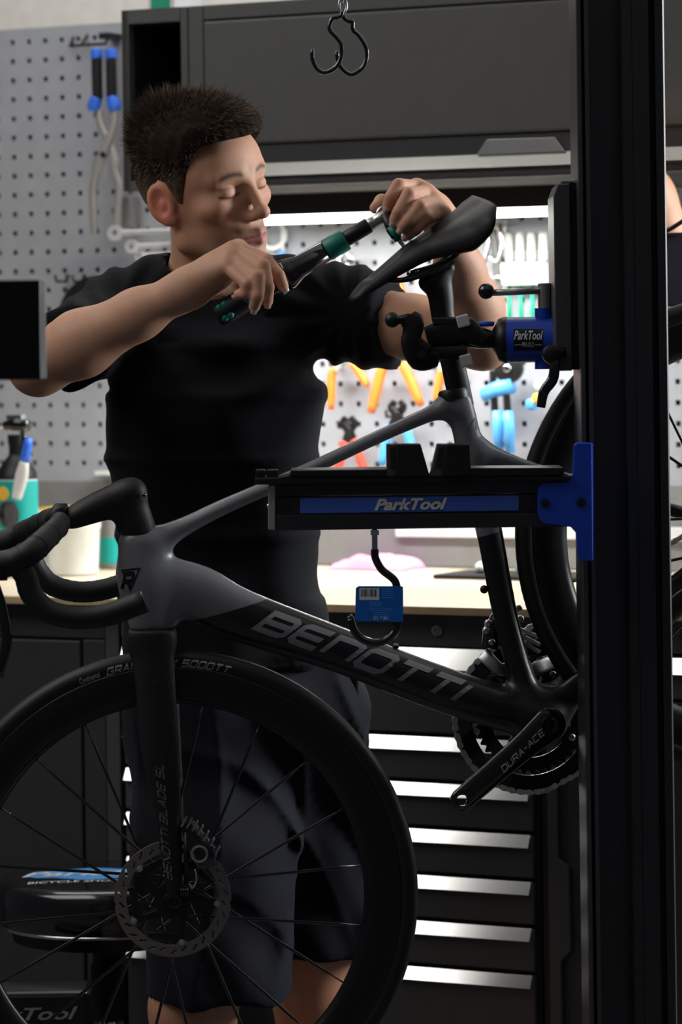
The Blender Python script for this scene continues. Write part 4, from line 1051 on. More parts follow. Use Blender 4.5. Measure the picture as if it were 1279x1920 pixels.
# ---- seat post and saddle
PN = lambda x, y, hw, tw: N(x, y, hw, tw)
sp_f = tubes_sdf([[PN(866, 760, 23, .013), PN(851, 690, 23, .013), PN(832, 600, 22, .013), PN(827, 560, 24, .014), PN(822, 528, 26, .015)], [PN(800, 530, 14, .016), PN(842, 502, 10, .016)]], .012)
lo = [BP.uv(770, 640)[0], -.02, BP.uv(850, 770)[1]]; hi = [BP.uv(895, 640)[0], .02, BP.uv(850, 480)[1]]
V, Q = surfnet(sp_f, lo, hi, .0025)
spo = mkobj('seat_post', BP.arr(V), Q, 'black_matte', bike, True)
m = MB(); m.sweep([BP.px(775, 515), BP.px(810, 508), BP.px(846, 489)], [.007, .009, .006], .02, BP.w, 12, 3); m.build('saddle_clamp', 'black', spo, smooth=True, flat_angle=50)
nose, tail = BP.uv(650, 553), BP.uv(908, 378)
dl_ = nrm(tail - nose); nl = np.array([-dl_[1], dl_[0]]); LS = np.linalg.norm(tail - nose)
sad = thing  # (saddle below is a part of the bicycle)
V, Fs = [], []
ns, nr = 40, 22
for i in range(ns + 1):
    t = i / ns
    half = np.interp(t, [0, .05, .3, .55, .8, .93, 1], [.008, .017, .023, .036, .068, .072, .055])
    crown = np.interp(t, [0, .1, .3, .46, .65, .85, 1], [-.006, .001, .006, .009, .007, .005, .006])
    drop = np.interp(t, [0, .1, .24, .53, .74, .88, 1], [.006, .010, .014, .022, .036, .026, .006])
    thick = np.interp(t, [0, .1, .5, .9, 1], [.006, .010, .014, .012, .004])
    ring = []
    for k in range(nr):
        a = k / (nr - 1) * 2 - 1                              # top side from left to right
        y = half * math.sin(a * math.pi / 2)
        z = crown - drop * (abs(a) ** 2.6) - .005 * math.exp(-(y / .010) ** 2) * (1 if .15 < t < .97 else 0)
        ring.append((y, z))
    for k in range(nr - 1, -1, -1):
        y, z = ring[k]; ring.append((y * .93, z - thick * (1 - .72 * (abs(k / (nr - 1) * 2 - 1)) ** 3)))
    for y, z in ring:
        uv = nose + dl_ * (t * LS) + nl * (z - y * .19)
        V.append(BP.p(uv[0], y, uv[1]))
M2 = nr * 2
Fs = [(i * M2 + k, i * M2 + (k + 1) % M2, (i + 1) * M2 + (k + 1) % M2, (i + 1) * M2 + k) for i in range(ns) for k in range(M2)]
Fs += [list(range(M2))[::-1], [ns * M2 + k for k in range(M2)]]
sad = mkobj('saddle', V, Fs, 'black_matte', bike, True)
for s_ in (1, -1):
    q = spline([BP.px(708, 524) + BP.w * .006 * s_, BP.px(740, 526) + BP.w * .018 * s_, BP.px(775, 520) + BP.w * .022 * s_, BP.px(835, 490) + BP.w * .022 * s_, BP.px(862, 462) + BP.w * .030 * s_], 5)
    MB().tube(q, .0038, 10).build('saddle_rail', 'black', sad, smooth=True)
MB().tube([BP.px(775, 512) + BP.w * .024, BP.px(775, 512) - BP.w * .024], .005, 10).build('clamp_bolt', 'black_gloss', sad, smooth=True)

# ---- wheels
def make_wheel(name, pl, c, R, parent, phase, rotor_side=True):
    ax = pl.w; C = np.asarray(c)
    rim = MB().ring(C, ax, 0, [(R - .0745, 0), (R - .072, .005), (R - .062, .0115), (R - .040, .0135), (R - .026, .0125), (R - .022, .0115), (R - .022, -.0115), (R - .026, -.0125), (R - .040, -.0135), (R - .062, -.0115), (R - .072, -.005)], 144).build(name, 'carbon', parent, smooth=True)
    r = .0143
    MB().ring(C, ax, R - r, [(r * math.cos(a), r * math.sin(a)) for a in np.linspace(-2.35, 2.35, 17)], 144).build('tyre', 'tyre', rim, smooth=True)
    MB().lathe(C - ax * .05, ax, [(0, .009), (.008, .011), (.012, .020), (.016, .021), (.020, .013), (.05, .012), (.08, .013), (.084, .024), (.088, .024), (.09, .015), (.10, .010)], 28).build('hub', 'black', rim, smooth=True, flat_angle=40)
    er = pl.r
    def dirn(a): return er * math.sin(a) + ZZ * math.cos(a)
    for k in range(20):
        a = math.radians(phase + 18 * k)
        first = k % 2 == 1
        ha = a + math.radians(72 if first else -72)
        side = .033 if (k // 2) % 2 == 0 else -.033
        p0 = C + dirn(a) * (R - .073); p1 = C + dirn(ha) * .021 + ax * side
        MB().sweep([p0, p0 * .93 + p1 * .07, p0 * .88 + p1 * .12, p0 * .15 + p1 * .85, p1], [.0011, .001, .0021, .0021, .001], [.0011, .001, .0006, .0006, .001], ax, 6).build('spoke', 'black_gloss', rim, smooth=True)
    return rim, dirn
fw, fdir = make_wheel('front_wheel', FP, fc, RW, bike, 9.9)
# tyre print
def on_tyre(P, a0, a1, r0, r1):
    out = []
    for x, y in P:
        a = math.radians(a0 + (a1 - a0) * x); r = r0 + (r1 - r0) * y
        dr = r - (RW - .0143); wv = math.sqrt(max(.0143 ** 2 - dr * dr, 0)) + .0004
        out.append(fc + fdir(a) * r + FP.w * wv)
    return np.array(out)
def shear_x(P, k): P = P.copy(); P[:, 0] += (P[:, 1] - .5) * k; return P
V, Fs = stroke_text('GRAND PRIX 5000TT', lambda P: on_tyre(shear_x(P, .02), -15.2, 15.0, .3155, .3245), wid=.27, lw=1.5, gap=.55, step=.5)
mkobj('lettering', V, Fs, 'tyre_print', fw)
P, Fs = font_text('Continental', .1, .01, 16)
mkobj('lettering', on_tyre(P, -22.4, -17.2, .316, .3245), Fs, 'tyre_print', fw)
# disc rotor
RC = FP.px(324, 1685, .044); RO = FP.q(RC)
def rotor_f(Q):
    x, z = Q[:, 0] - RO[0], Q[:, 2] - RO[2]; r = np.hypot(x, z); an = np.arctan2(x, z)
    d = np.maximum(r - .0795, .0625 - r)
    for k in range(30):                                       # slanted slots
        a = 2 * math.pi * k / 30; rr = .0705 + (.002 if k % 2 else -.001)
        c = np.array([rr * math.sin(a), rr * math.cos(a)]); th = a + .95
        dx, dz = x - c[0], z - c[1]; s1_ = dx * math.sin(th) + dz * math.cos(th); s2_ = dx * math.cos(th) - dz * math.sin(th)
        d = np.maximum(d, -np.maximum(np.abs(s1_) - .0052, np.abs(s2_) - .00135))
    for k in range(5):                                        # lugs
        a = 2 * math.pi * (k + .35) / 5
        dx, dz = x - .0605 * math.sin(a), z - .0605 * math.cos(a); d = np.minimum(d, np.hypot(dx, dz) - .0065)
    for k in range(2):
        a = math.radians(-95 + 190 * k); d = np.maximum(d, -(np.hypot(x - .081 * math.sin(a), z - .081 * math.cos(a)) - .0035))
    return np.maximum(d, np.abs(Q[:, 1] - RO[1]) - .0011)
V, Q = surfnet(rotor_f, RO - [.083, .0035, .083], RO + [.083, .0035, .083], .0009)
rot = mkobj('brake_rotor', FP.arr(V), Q, 'rotor', fw, True); rot.data.set_sharp_from_angle(angle=math.radians(35))
def spider_f(Q):
    x, z, y = Q[:, 0] - RO[0], Q[:, 2] - RO[2], Q[:, 1] - RO[1]; r = np.hypot(x, z)
    d = np.maximum(r - .024, .012 - r)
    for k in range(5):
        a = 2 * math.pi * (k + .35) / 5; b_ = a - .55
        P3 = np.stack([x, np.zeros_like(x), z], -1)
        d = smin(d, rcone(P3, (.02 * math.sin(b_), 0, .02 * math.cos(b_)), (.0605 * math.sin(a), 0, .0605 * math.cos(a)), .0055, .0042), .004)
        g_ = rcone(P3, (.054 * math.sin(a), 0, .054 * math.cos(a)), (.0575 * math.sin(a + .75), 0, .0575 * math.cos(a + .75)), .0065, .0035)
        d = smin(d, g_, .003)
    return np.maximum(d, np.abs(y + .001) - .0024)
V, Q = surfnet(spider_f, RO - [.07, .006, .07], RO + [.07, .006, .07], .0012)
spd = mkobj('rotor_carrier', FP.arr(V), Q, 'black_matte', fw, True); spd.data.set_sharp_from_angle(angle=math.radians(40))
for k in range(5):
    a = 2 * math.pi * (k + .35) / 5
    MB().lathe(RC + (FP.r * math.sin(a) + ZZ * math.cos(a)) * .0605 + FP.w * .001, FP.w, [(0, .0042), (.0012, .0042), (.0016, .003)], 14).build('rotor_rivet', 'steel_dull', spd, smooth=True, flat_angle=40)
axl = FP.q(fc)
# rear wheel
rw_c = BP.p(rc_u, 0, rc_v)
rw, _ = make_wheel('rear_wheel', BP, rw_c, RW, bike, 4.0)
cas = MB()
for k in range(11): cas.lathe(rw_c - BP.w * (.018 + .0036 * k), BP.w, [(0, .056 - .003 * k), (.0016, .056 - .003 * k)], 36)
cas.build('cassette', 'steel', rw, smooth=True, flat_angle=40)

# ---- fork
def FN(x, y, hw, tw, w): 
    u, v = FP.uv(x, y, w); return (u, w, v, hw / 1372., tw)
fsegs = []
crown = FN(283, 1182, 42, .030, 0.0)
for s_ in (1, -1):
    nodes = []
    for x, y, hw, tw, wv in ((284, 1200, 41.5, .016, .022), (292, 1290, 38, .0125, .034), (300, 1400, 36, .012, .042), (310, 1480, 29, .0115, .047), (319, 1570, 22, .011, .051), (326, 1650, 16, .010, .053), (327, 1690, 14, .010, .053)):
        u, v = FP.uv(x, y, wv); nodes.append((u, wv * s_, v, hw / 1372., tw))
    fsegs.append([(crown[0], .0, crown[2], .0292, .025), nodes[0]]); fsegs.append(nodes)
fork_f0 = tubes_sdf(fsegs, .008)
vtop = FP.uv(283, 1150)[1]
vbot_ = FP.uv(283, 1179)[1]
fork_f = lambda Q: smax(fork_f0(Q), (Q[:, 2] - vbot_), .0012)
lo = [FP.uv(225, 1180)[0], -.072, FP.uv(327, 1715)[1]]; hi = [FP.uv(375, 1180)[0], .072, vtop + .01]
V, Q = surfnet(fork_f, lo, hi, .0034)
fork = mkobj('fork', FP.arr(V), Q, 'black_matte', bike, True)
fn = px_map(322, 1648, (-17, -216), (-13, -3))
V, Fs = stroke_text('BENOTTI BLADE SL', lambda P: onsdf(FP, fork_f, *fn(shear_x(P, .02)), w0=.06), wid=.2, lw=1.5, gap=.55, step=.6)
mkobj('lettering', V, Fs, 'dark_print', fork)
MB().lathe(FP.px(327, 1690, .060), FP.w, [(0, .010), (.003, .010), (.0035, .006), (.001, .005)], 20).build('thru_axle', 'black_gloss', fork, smooth=True, flat_angle=40)
MB().tube([fc - FP.w * .06, fc + FP.w * .06], .006, 14).build('axle', 'black', fork, smooth=True)
# brake caliper behind the fork blade
K = lambda x, y, l=.058: FP.px(x, y, l)
m = MB(); m.sweep([K(352, 1545, .05), K(372, 1585, .055), K(388, 1610, .055), K(398, 1618, .055)], [.010, .018, .020, .011], [.010, .015, .016, .012], FP.w, 14, 3)
cal = m.build('brake_caliper', 'black_gloss', fork, smooth=True, flat_angle=50)
MB().lathe(K(374, 1600, .066), FP.w, [(0, .012), (.005, .012), (.006, .009), (.003, .008)], 22).build('piston_cap', 'steel', cal, smooth=True, flat_angle=40)
for i in range(7):
    t = i / 6; x, y = 345 + 62 * t, 1540 + 55 * t ** 1.2 - 8 * math.sin(math.pi * t)
    MB().box(K(x, y, .056), (.0012, .012, .007), (nrm((1, 0, -.6)), FP.w, nrm((.6, 0, 1)))).build('cooling_fin', 'steel', cal)
MB().tube(spline([K(366, 1630), K(368, 1650), K(360, 1665), K(354, 1655)], 5), .0016, 8).build('pad_clip', 'chrome', cal, smooth=True)
MB().tube([K(350, 1560, .06), K(350, 1655, .058)], .004, 10).build('caliper_mount', 'black', cal, smooth=True)
for i in range(4): MB().ring(FP.px(340, 1672, .058) + FP.r * (.003 * i), FP.r, .0058, [(-.001, -.001), (.001, -.001), (.001, .001), (-.001, .001)], 18).build('spacer_ring', 'black_gloss', cal, smooth=True)

# ---- cockpit: stem, bars, hoods
hs = lambda x, y, hw, tw, Y=None: N(x, y, hw, tw)
stem_f = tubes_sdf([[hs(258, 1000, 36, .022), hs(247, 960, 34, .022), hs(240, 928, 28, .021)], [hs(250, 922, 24, .021), hs(215, 938, 30, .021), hs(160, 960, 25, .022), hs(105, 985, 16, .024)]], .012)
vcut = BP.uv(258, 1004)[1]
stf = lambda Q: smax(stem_f(Q), vcut - Q[:, 2] - .0 + .12 * (Q[:, 0] - BP.uv(258, 1004)[0]) * -1.0, .003)
lo = [BP.uv(70, 1000)[0], -.035, BP.uv(258, 1040)[1]]; hi = [BP.uv(320, 1000)[0], .035, BP.uv(258, 880)[1]]
V, Q = surfnet(stf, lo, hi, .0032)
stem = mkobj('stem', BP.arr(V), Q, 'black_matte', bike, True)
MB().lathe(BP.px(270, 928, .0215), BP.w, [(0, .003), (.002, .003)], 12).build('stem_bolt', 'black_gloss', stem, smooth=True)
sc_c = BP.px(100, 985)
YN, YFAR = 4.545, 4.93
tube_pts_n = [at(x, y, Y) for x, y, Y in ((110, 978, 4.70), (112, 984, 4.64), (92, 1004, 4.585), (58, 1035, YN), (20, 1055, YN), (-30, 1062, YN))]
tube_pts_f = [at(x, y, Y) for x, y, Y in ((100, 975, 4.74), (96, 972, 4.80), (72, 985, 4.88), (40, 1002, YFAR), (5, 1018, YFAR), (-40, 1028, YFAR))]
drop_n = [at(x, y, YN) for x, y in ((30, 1052), (48, 1080), (58, 1112), (88, 1144), (140, 1158), (200, 1153), (270, 1128))]
drop_f = [at(x, y, YFAR) for x, y in ((40, 1015), (58, 1042), (72, 1072), (100, 1098), (150, 1110), (205, 1103), (262, 1082))]
for tp_, dr in ((tube_pts_n, drop_n), (tube_pts_f, drop_f)):
    m = MB(); n = (len(tp_) - 1) * 6 + 1
    m.sweep(spline(tp_, 6), np.interp(np.linspace(0, 1, n), [0, .2, .5, 1], [.0125, .0135, .0165, .021]), np.interp(np.linspace(0, 1, n), [0, .2, .5, 1], [.014, .015, .0165, .019]), np.array([0.3, 0, 1.0]), 18)
    bar = m.build('handlebar_top', 'tape', bike, smooth=True)
    n = (len(dr) - 1) * 6 + 1
    m = MB(); m.sweep(spline(dr, 6), np.interp(np.linspace(0, 1, n), [0, .2, 1], [.017, .0152, .0150]), .0150, (0, 1, 0), 18)
    dp_ = m.build('handlebar_drop', 'tape', bike, smooth=True)
    q = spline(dr, 6)
    MB().lathe(q[-1], q[-1] - q[-2], [(0, .0152), (.002, .0150), (.0025, .011)], 22).build('bar_plug', 'black_gloss', dp_, smooth=True, flat_angle=40)
    for f_ in np.linspace(.08, .9, 12):                       # overlapping turns of tape
        i = int(f_ * (n - 2)); 
        MB().ring(q[i], nrm(q[i + 1] - q[i] + np.array([0, .004, 0])), .01515, [(-.0006, -.0008), (.0005, 0), (-.0006, .0008)], 24).build('tape_edge', 'black', dp_, smooth=True)
    q = spline(tp_, 6)
    for i in (8, 12, 16, 20):
        MB().ring(q[i], nrm(q[i + 1] - q[i]), np.interp(i / 30, [0, .2, .5, 1], [.0135, .0145, .0168, .020]), [(-.0006, -.0008), (.0004, 0), (-.0006, .0008)], 24).build('tape_edge', 'black', bar, smooth=True)
    # hood and brake lever, running out of the frame
    e = tp_[-1]
    m = MB(); m.sweep([e + np.array([.03, 0, 0]), e, e - np.array([.04, 0, -.004]), e - np.array([.065, 0, -.03])], [.020, .021, .018, .012], [.019, .019, .017, .012], (0, 0, 1), 16); hdv = m.build('brake_hood', 'black_matte', bike, smooth=True)
    l0 = e + np.array([.012, 0, -.02])
    m = MB(); m.sweep(spline([l0, l0 + np.array([.012, 0, -.04]), l0 + np.array([.016, 0, -.08]), l0 + np.array([.004, 0, -.125])], 5), .007, .006, (0, 1, 0), 12, 2.4); m.build('brake_lever', 'black_gloss', hdv, smooth=True)
MB().sweep([at(88, 975, 4.72), at(110, 955, 4.72), at(125, 949, 4.72)], [.006, .009, .003], .022, BP.w, 12, 3).build('bar_clamp_cover', 'black_matte', stem, smooth=True)
# bare centre of the bar through the stem
MB().sweep(spline([tube_pts_n[0], BP.px(104, 982), tube_pts_f[0]], 4), .012, .010, (0, 0, 1), 14).build('handlebar_centre', 'black_matte', bike, smooth=True)

# ---- cranks, rings, chain
cr0 = BP.p(BBu, .071, BBv); cr1 = BP.px(866, 1500, .075)
crank_f = tubes_sdf([[(*BP.q(cr0)[[0, 1, 2]], .0235, .009), (*(BP.q(cr0) * .62 + BP.q(cr1) * .38), .0185, .0085), (*BP.q(cr1), .0165, .0075)]], .004)
q1 = BP.q(cr1); q0 = BP.q(cr0)
crank_g = lambda Q: np.maximum(np.maximum(crank_f(Q), -(np.hypot(Q[:, 0] - q1[0], Q[:, 2] - q1[2]) - .0078)), -np.maximum(np.hypot(Q[:, 0] - q0[0], Q[:, 2] - q0[2]) - .0105, .074 - Q[:, 1]))
lo = np.minimum(q0, q1) - .03; hi = np.maximum(q0, q1) + .03
V, Q = surfnet(crank_g, lo, hi, .0021)
crk = mkobj('crank_arm', BP.arr(V), Q, 'black_gloss', bike, True)
MB().ring(cr0 + BP.w * .0075, BP.w, .0115, [(-.0015, -.001), (.0015, -.001), (.0015, .001), (-.0015, .001)], 28).build('crank_cap', 'black', crk, smooth=True)
fn = px_map(946, 1447, (76, -72), (-7, -8))
def crank_px(P):
    x, y = fn(P); return onsdf(BP, crank_g, x, y, w0=.08, wmax=.10)
V, Fs = stroke_text('DURA-ACE', lambda P: crank_px(shear_x(P, .03)), wid=.2, lw=1.5, gap=.5, step=.5)
mkobj('lettering', V, Fs, 'silver_print', crk)
d_ = cr1 - cr0; cr0f = BP.p(BBu, -.071, BBv); cr1f = cr0f - (d_ - BP.w * (d_ @ BP.w))
m = MB(); m.sweep([cr0f, cr0f * .6 + cr1f * .4, cr1f], [.023, .018, .016], .008, BP.w, 16, 2.6); m.build('crank_arm', 'black_gloss', bike, smooth=True)
MB().tube([BP.p(BBu, -.07, BBv), BP.p(BBu, .068, BBv)], .013, 18).build('crank_axle', 'black', bike, smooth=True)
def ring_f(R_, T_, wv, inner):
    def f(Q):
        x, z = Q[:, 0] - BBu, Q[:, 2] - BBv; r = np.hypot(x, z); a = np.arctan2(x, z)
        d = r - (R_ + .0032 * np.cos(a * T_)); d = np.maximum(d, inner - r)
        P3 = np.stack([x, np.zeros_like(x), z], -1)
        for k in range(4):
            b_ = math.pi / 2 * k + .5; d = smin(d, rcone(P3, (.012 * math.sin(b_), 0, .012 * math.cos(b_)), (inner * math.sin(b_), 0, inner * math.cos(b_)), .012, .010), .006)
        return np.maximum(d, np.abs(Q[:, 1] - wv) - .0022)
    return f
for R_, T_, wv, inner, nm in ((.1075, 54, -.047, .084, 'chainring'), (.0795, 40, -.040, .058, 'chainring')):
    V, Q = surfnet(ring_f(R_, T_, wv, inner), [BBu - .115, wv - .006, BBv - .115], [BBu + .115, wv + .006, BBv + .115], .0016)
    o = mkobj(nm, BP.arr(V), Q, 'black_gloss', bike, True); o.data.set_sharp_from_angle(angle=math.radians(40))
for k in range(4):
    a = math.pi / 2 * k + .5
    MB().lathe(BP.p(BBu + .066 * math.sin(a), -.039, BBv + .066 * math.cos(a)), BP.w, [(0, .005), (.003, .005), (.0035, .003)], 14).build('chainring_bolt', 'steel', bike, smooth=True)
wch = -.047
jl = BP.uv(1345, 1296, wch); ju = BP.uv(1385, 1170, wch)
def circ(c, R_, a0, a1, n): return [np.array([c[0] + R_ * math.sin(a), c[1] + R_ * math.cos(a)]) for a in np.linspace(a0, a1, n)]
bbc = np.array([BBu, BBv])
th = math.atan2(axn[0] - BBu, axn[1] - BBv)                   # direction to the rear axle
tl = math.atan2(jl[0] - BBu, jl[1] - BBv)
path = circ(bbc, .1085, tl + 1.45 - 2 * math.pi + 2 * math.pi, th - 1.45 + 2 * math.pi, 60)
path += circ(axn, .034, th - 1.45, th + 1.9, 20) + [ju + (.012, .0), ju + (-.002, -.014), jl + (-.013, .006), jl + (-.006, -.014)]
path = np.array(path + [path[0]])
sg_ = np.r_[0, np.cumsum(np.linalg.norm(np.diff(path, axis=0), axis=1))]
nl_ = int(sg_[-1] / .0127); ss = np.arange(nl_) * sg_[-1] / nl_
pu = np.interp(ss, sg_, path[:, 0]); pv = np.interp(ss, sg_, path[:, 1])
def link_mesh(w_out, w_in):
    m = MB(); h_ = .00635
    for sgn in (1, -1):
        poly = []
        for a in np.linspace(math.pi / 2, 3 * math.pi / 2, 7): poly.append((-h_ + .0042 * math.cos(a), .0042 * math.sin(a)))
        poly.append((0, -.0028))
        for a in np.linspace(-math.pi / 2, math.pi / 2, 7): poly.append((h_ + .0042 * math.cos(a), .0042 * math.sin(a)))
        poly.append((0, .0028))
        m.prism([(x, sgn * w_in, z) for x, z in poly], (0, sgn * (w_out - w_in), 0))
    m.tube([(-h_, -w_out - .0004, 0), (-h_, w_out + .0004, 0)], .0019, 8)
    me = bpy.data.meshes.new('chain_link'); me.from_pydata(np.vstack(m.v).tolist(), [], m.f); me.materials.append(M['chain_steel']); me.update(); return me
lm = (link_mesh(.0030, .0022), link_mesh(.0021, .0013))
Mbi = Mb.inverted()
for i in range(nl_):
    j = (i + 1) % nl_
    a3, b3_ = BP.p(pu[i], wch, pv[i]), BP.p(pu[j], wch, pv[j]); x = nrm(b3_ - a3); y = -BP.w; z = np.cross(x, y)
    c = (a3 + b3_) / 2
    o = bpy.data.objects.new('chain_link', lm[i % 2]); COL.objects.link(o); o.parent = bike
    mw = Matrix([[x[0], y[0], z[0], c[0]], [x[1], y[1], z[1], c[1]], [x[2], y[2], z[2], c[2]], [0, 0, 0, 1]])
    o.matrix_parent_inverse = Matrix.Identity(4); o.matrix_basis = Mbi @ mw
# derailleurs
for c in (ju, jl): MB().lathe(BP.p(c[0], wch - .002, c[1]), BP.w, [(0, .012), (.004, .012)], 22).build('jockey_wheel', 'black', bike, smooth=True, flat_angle=40)
for dw in (-.006, .006): MB().sweep([BP.p(ju[0], wch + dw, ju[1]), BP.p(jl[0], wch + dw, jl[1])], .009, .001, BP.w, 12, 2.2).build('derailleur_cage', 'black_gloss', bike, smooth=True)
MB().sweep([BP.p(ju[0], wch, ju[1]), BP.p(rc_u - .01, -.06, rc_v - .03), BP.p(rc_u, -.066, rc_v)], [.012, .016, .010], [.010, .012, .008], BP.w, 12).build('rear_derailleur', 'black_gloss', bike, smooth=True)
D = lambda x, y, l=-.03: BP.px(x, y, l)
fd = MB().sweep([D(938, 1150), D(925, 1185), D(918, 1215)], [.010, .015, .012], .012, BP.w, 12, 3).build('front_derailleur', 'black_gloss', bike, smooth=True, flat_angle=50)
for i, (x, y) in enumerate(((915, 1168), (911, 1182), (921, 1204), (972, 1140), (975, 1160))): MB().lathe(D(x, y, -.02), BP.w, [(0, .005), (.006, .005), (.007, .003)], 10).build('derailleur_bolt', 'steel', fd, smooth=True)
cg = MB()
for wv in (-.037, -.057): cg.sweep([D(905, 1225, wv), D(935, 1255, wv), D(985, 1262, wv), D(1040, 1240, wv)], .010, .0008, BP.w, 10, 3)
cg.build('chain_guide', 'steel', fd, smooth=True)
for i in range(3): MB().sweep([D(975 + i * 3, 1180 + i * 12, -.03), D(1012, 1195 + i * 14, -.03)], .003, .004, BP.w, 8, 3).build('guide_rib', 'steel', fd)
MB().ball(D(742, 1212, .0), (.005, .008, .004), 12).build('cable_port', 'black', frame, smooth=True)
# rear brake caliper on the near chain stay
MB().sweep([BP.p(rc_u - .09, .045, rc_v - .05), BP.p(rc_u - .055, .05, rc_v - .02)], .015, .013, BP.w, 14, 3).build('rear_caliper', 'black_gloss', bike, smooth=True)
MB().lathe(rw_c + BP.w * .040, BP.w, [(0, .070), (.0018, .070)], 48).build('rear_rotor', 'rotor', rw, smooth=True, flat_angle=40)

# ================================================================== MECHANIC
def ah(x, y, Y): return at(x, y, Y)
Rm = np.array
def head_rot(yaw, pit, rol):
    B = np.array([[0, 1, 0], [-1, 0, 0], [0, 0, 1.]])
    cp, sp_, c2, s2_, cy_, sy_ = math.cos(pit), math.sin(pit), math.cos(rol), math.sin(rol), math.cos(yaw), math.sin(yaw)
    Rp = np.array([[cp, 0, sp_], [0, 1, 0], [-sp_, 0, cp]]); Rr = np.array([[1, 0, 0], [0, c2, -s2_], [0, s2_, c2]]); Rz = np.array([[cy_, -sy_, 0], [sy_, cy_, 0], [0, 0, 1]])
    return Rz @ B @ Rp @ Rr
def both(fn_): return np.minimum(fn_(1), fn_(-1))
def cranium(q):
    d = ell(q, (-.012, 0, .032), (.099, .0765, .086))
    return smin(d, ell(q, (.042, 0, .034), (.046, .060, .050)), .03)
def head_sdf(q):
    qm = q.copy(); qm[:, 1] = np.abs(qm[:, 1])                 # mirrored
    d = cranium(q)
    d = smin(d, ell(q, (.028, 0, -.035), (.060, .058, .070)), .025)
    d = smin(d, rcone(qm, (-.010, .056, -.030), (.000, .054, -.068), .014, .013), .02)
    d = smin(d, rcone(qm, (.000, .054, -.068), (.068, .012, -.108), .0135, .013), .022)
    d = smin(d, ell(q, (.074, 0, -.107), (.017, .020, .016)), .014)
    d = smin(d, ell(qm, (.056, .043, -.020), (.024, .021, .017)), .02)
    d = smin(d, rcone(qm, (.083, .012, .022), (.068, .047, .022), .009, .008), .014)
    d = smin(d, ell(q, (.074, 0, -.075), (.018, .030, .024)), .016)
    d = smax(d, -ell(qm, (.098, .032, .001), (.018, .018, .0125)), .012)
    d = smin(d, ell(qm, (.0715, .0325, .0005), (.0150, .0168, .0130)), .004)
    d = smin(d, rcone(q, (.086, 0, .018), (.108, 0, -.032), .0075, .0095), .010)
    d = smin(d, ell(q, (.1095, 0, -.036), (.0115, .0105, .0095)), .006)
    d = smin(d, ell(qm, (.0965, .0110, -.0405), (.0110, .0058, .0072)), .009)
    d = smax(d, -ell(qm, (.100, .0065, -.0470), (.006, .0032, .0035)), .003)
    d = smin(d, rcone(qm, (.0955, 0, -.0655), (.082, .024, -.0695), .0052, .0028), .006)
    d = smin(d, rcone(qm, (.0945, 0, -.0775), (.083, .020, -.0735), .0066, .0030), .006)
    d = smax(d, -rcone(qm, (.1015, 0, -.0705), (.086, .026, -.0708), .0013, .0010), .0025)
    # ear
    tilt = .25
    c_, s_ = math.cos(tilt), math.sin(tilt)
    e = qm - np.array([-.012, .0745, -.005])
    ex = e[:, 0] * c_ + e[:, 2] * s_; ez = -e[:, 0] * s_ + e[:, 2] * c_; ey = e[:, 1] + ex * .45
    E = np.stack([ex, ey, ez], -1)
    er_ = ell(E, (-.002, .006, .002), (.0185, .0075, .031))
    er_ = smax(er_, -ell(E, (.001, .0125, .003), (.0115, .0070, .021)), .004)
    er_ = smin(er_, ell(E, (.002, .004, -.002), (.006, .006, .010)), .004)
    er_ = smin(er_, ell(E, (.002, .004, -.026), (.009, .006, .009)), .006)
    return smin(d, er_, .006)
HR = head_rot(.811, .031, .246); HC = ah(386.6, 354.2, 5.12)
def to_head(p): return (p - HC) @ HR
def from_head(q): return np.asarray(q) @ HR.T + HC

def hand_sdf(p, fingers, wrist, palm, k=.005):
    d = chain(p, palm, .012)
    for F_ in fingers:
        m_ = F_[0][0]
        d = smin(d, rcone(p, wrist[0], m_, wrist[1], F_[0][1] + .003), .012)
    for F_ in fingers:
        f_ = chain(p, F_, .002); d = smin(d, f_, .0035)
    return d
def fing(pts, r=(.0112, .0104, .0092, .0082)):
    return [(ah(*q), rr) for q, rr in zip(pts, r)]
# right hand (over the wrench handle)
R_f = [fing([(447, 466, 4.880), (500, 489, 4.842), (522, 516, 4.832), (531, 537, 4.834)]),
       fing([(437, 470, 4.862), (493, 499, 4.816), (502, 538, 4.808), (501, 565, 4.815)], (.0114, .0108, .0094, .0084)),
       fing([(431, 484, 4.846), (482, 520, 4.800), (483, 555, 4.794), (477, 575, 4.803)], (.0112, .0104, .0092, .0082)),
       fing([(426, 500, 4.832), (464, 533, 4.798), (462, 549, 4.800), (447, 552, 4.815)], (.0100, .0094, .0082, .0074))]
R_thumb = [(ah(390, 535, 4.880), .014), (ah(440, 540, 4.905), .0125), (ah(490, 530, 4.905), .0105), (ah(520, 516, 4.895), .009)]
R_wr = (ah(362, 536, 4.868), .0235)
R_palm = [(ah(362, 536, 4.868), .024), (ah(405, 512, 4.865), .023), (ah(425, 500, 4.865), .017)]
# left hand (over the bit)
L_f = [fing([(781, 352, 4.905), (748, 348, 4.862), (733, 370, 4.850), (727, 386, 4.853)]),
       fing([(800, 362, 4.895), (767, 366, 4.838), (749, 397, 4.826), (740, 413, 4.831)], (.0114, .0108, .0095, .0084)),
       fing([(812, 380, 4.889), (788, 388, 4.828), (767, 414, 4.820), (755, 427, 4.826)], (.0112, .0105, .0093, .0082)),
       fing([(818, 400, 4.889), (800, 408, 4.838), (779, 430, 4.830), (765, 441, 4.836)], (.0104, .0098, .0086, .0076))]
L_thumb = [(ah(805, 405, 4.925), .014), (ah(752, 392, 4.915), .012), (ah(716, 378, 4.900), .0105), (ah(704, 390, 4.880), .0085)]
L_wr = (ah(838, 432, 4.955), .024)
L_palm = [(ah(838, 432, 4.955), .024), (ah(812, 395, 4.925), .024), (ah(800, 385, 4.912), .018)]
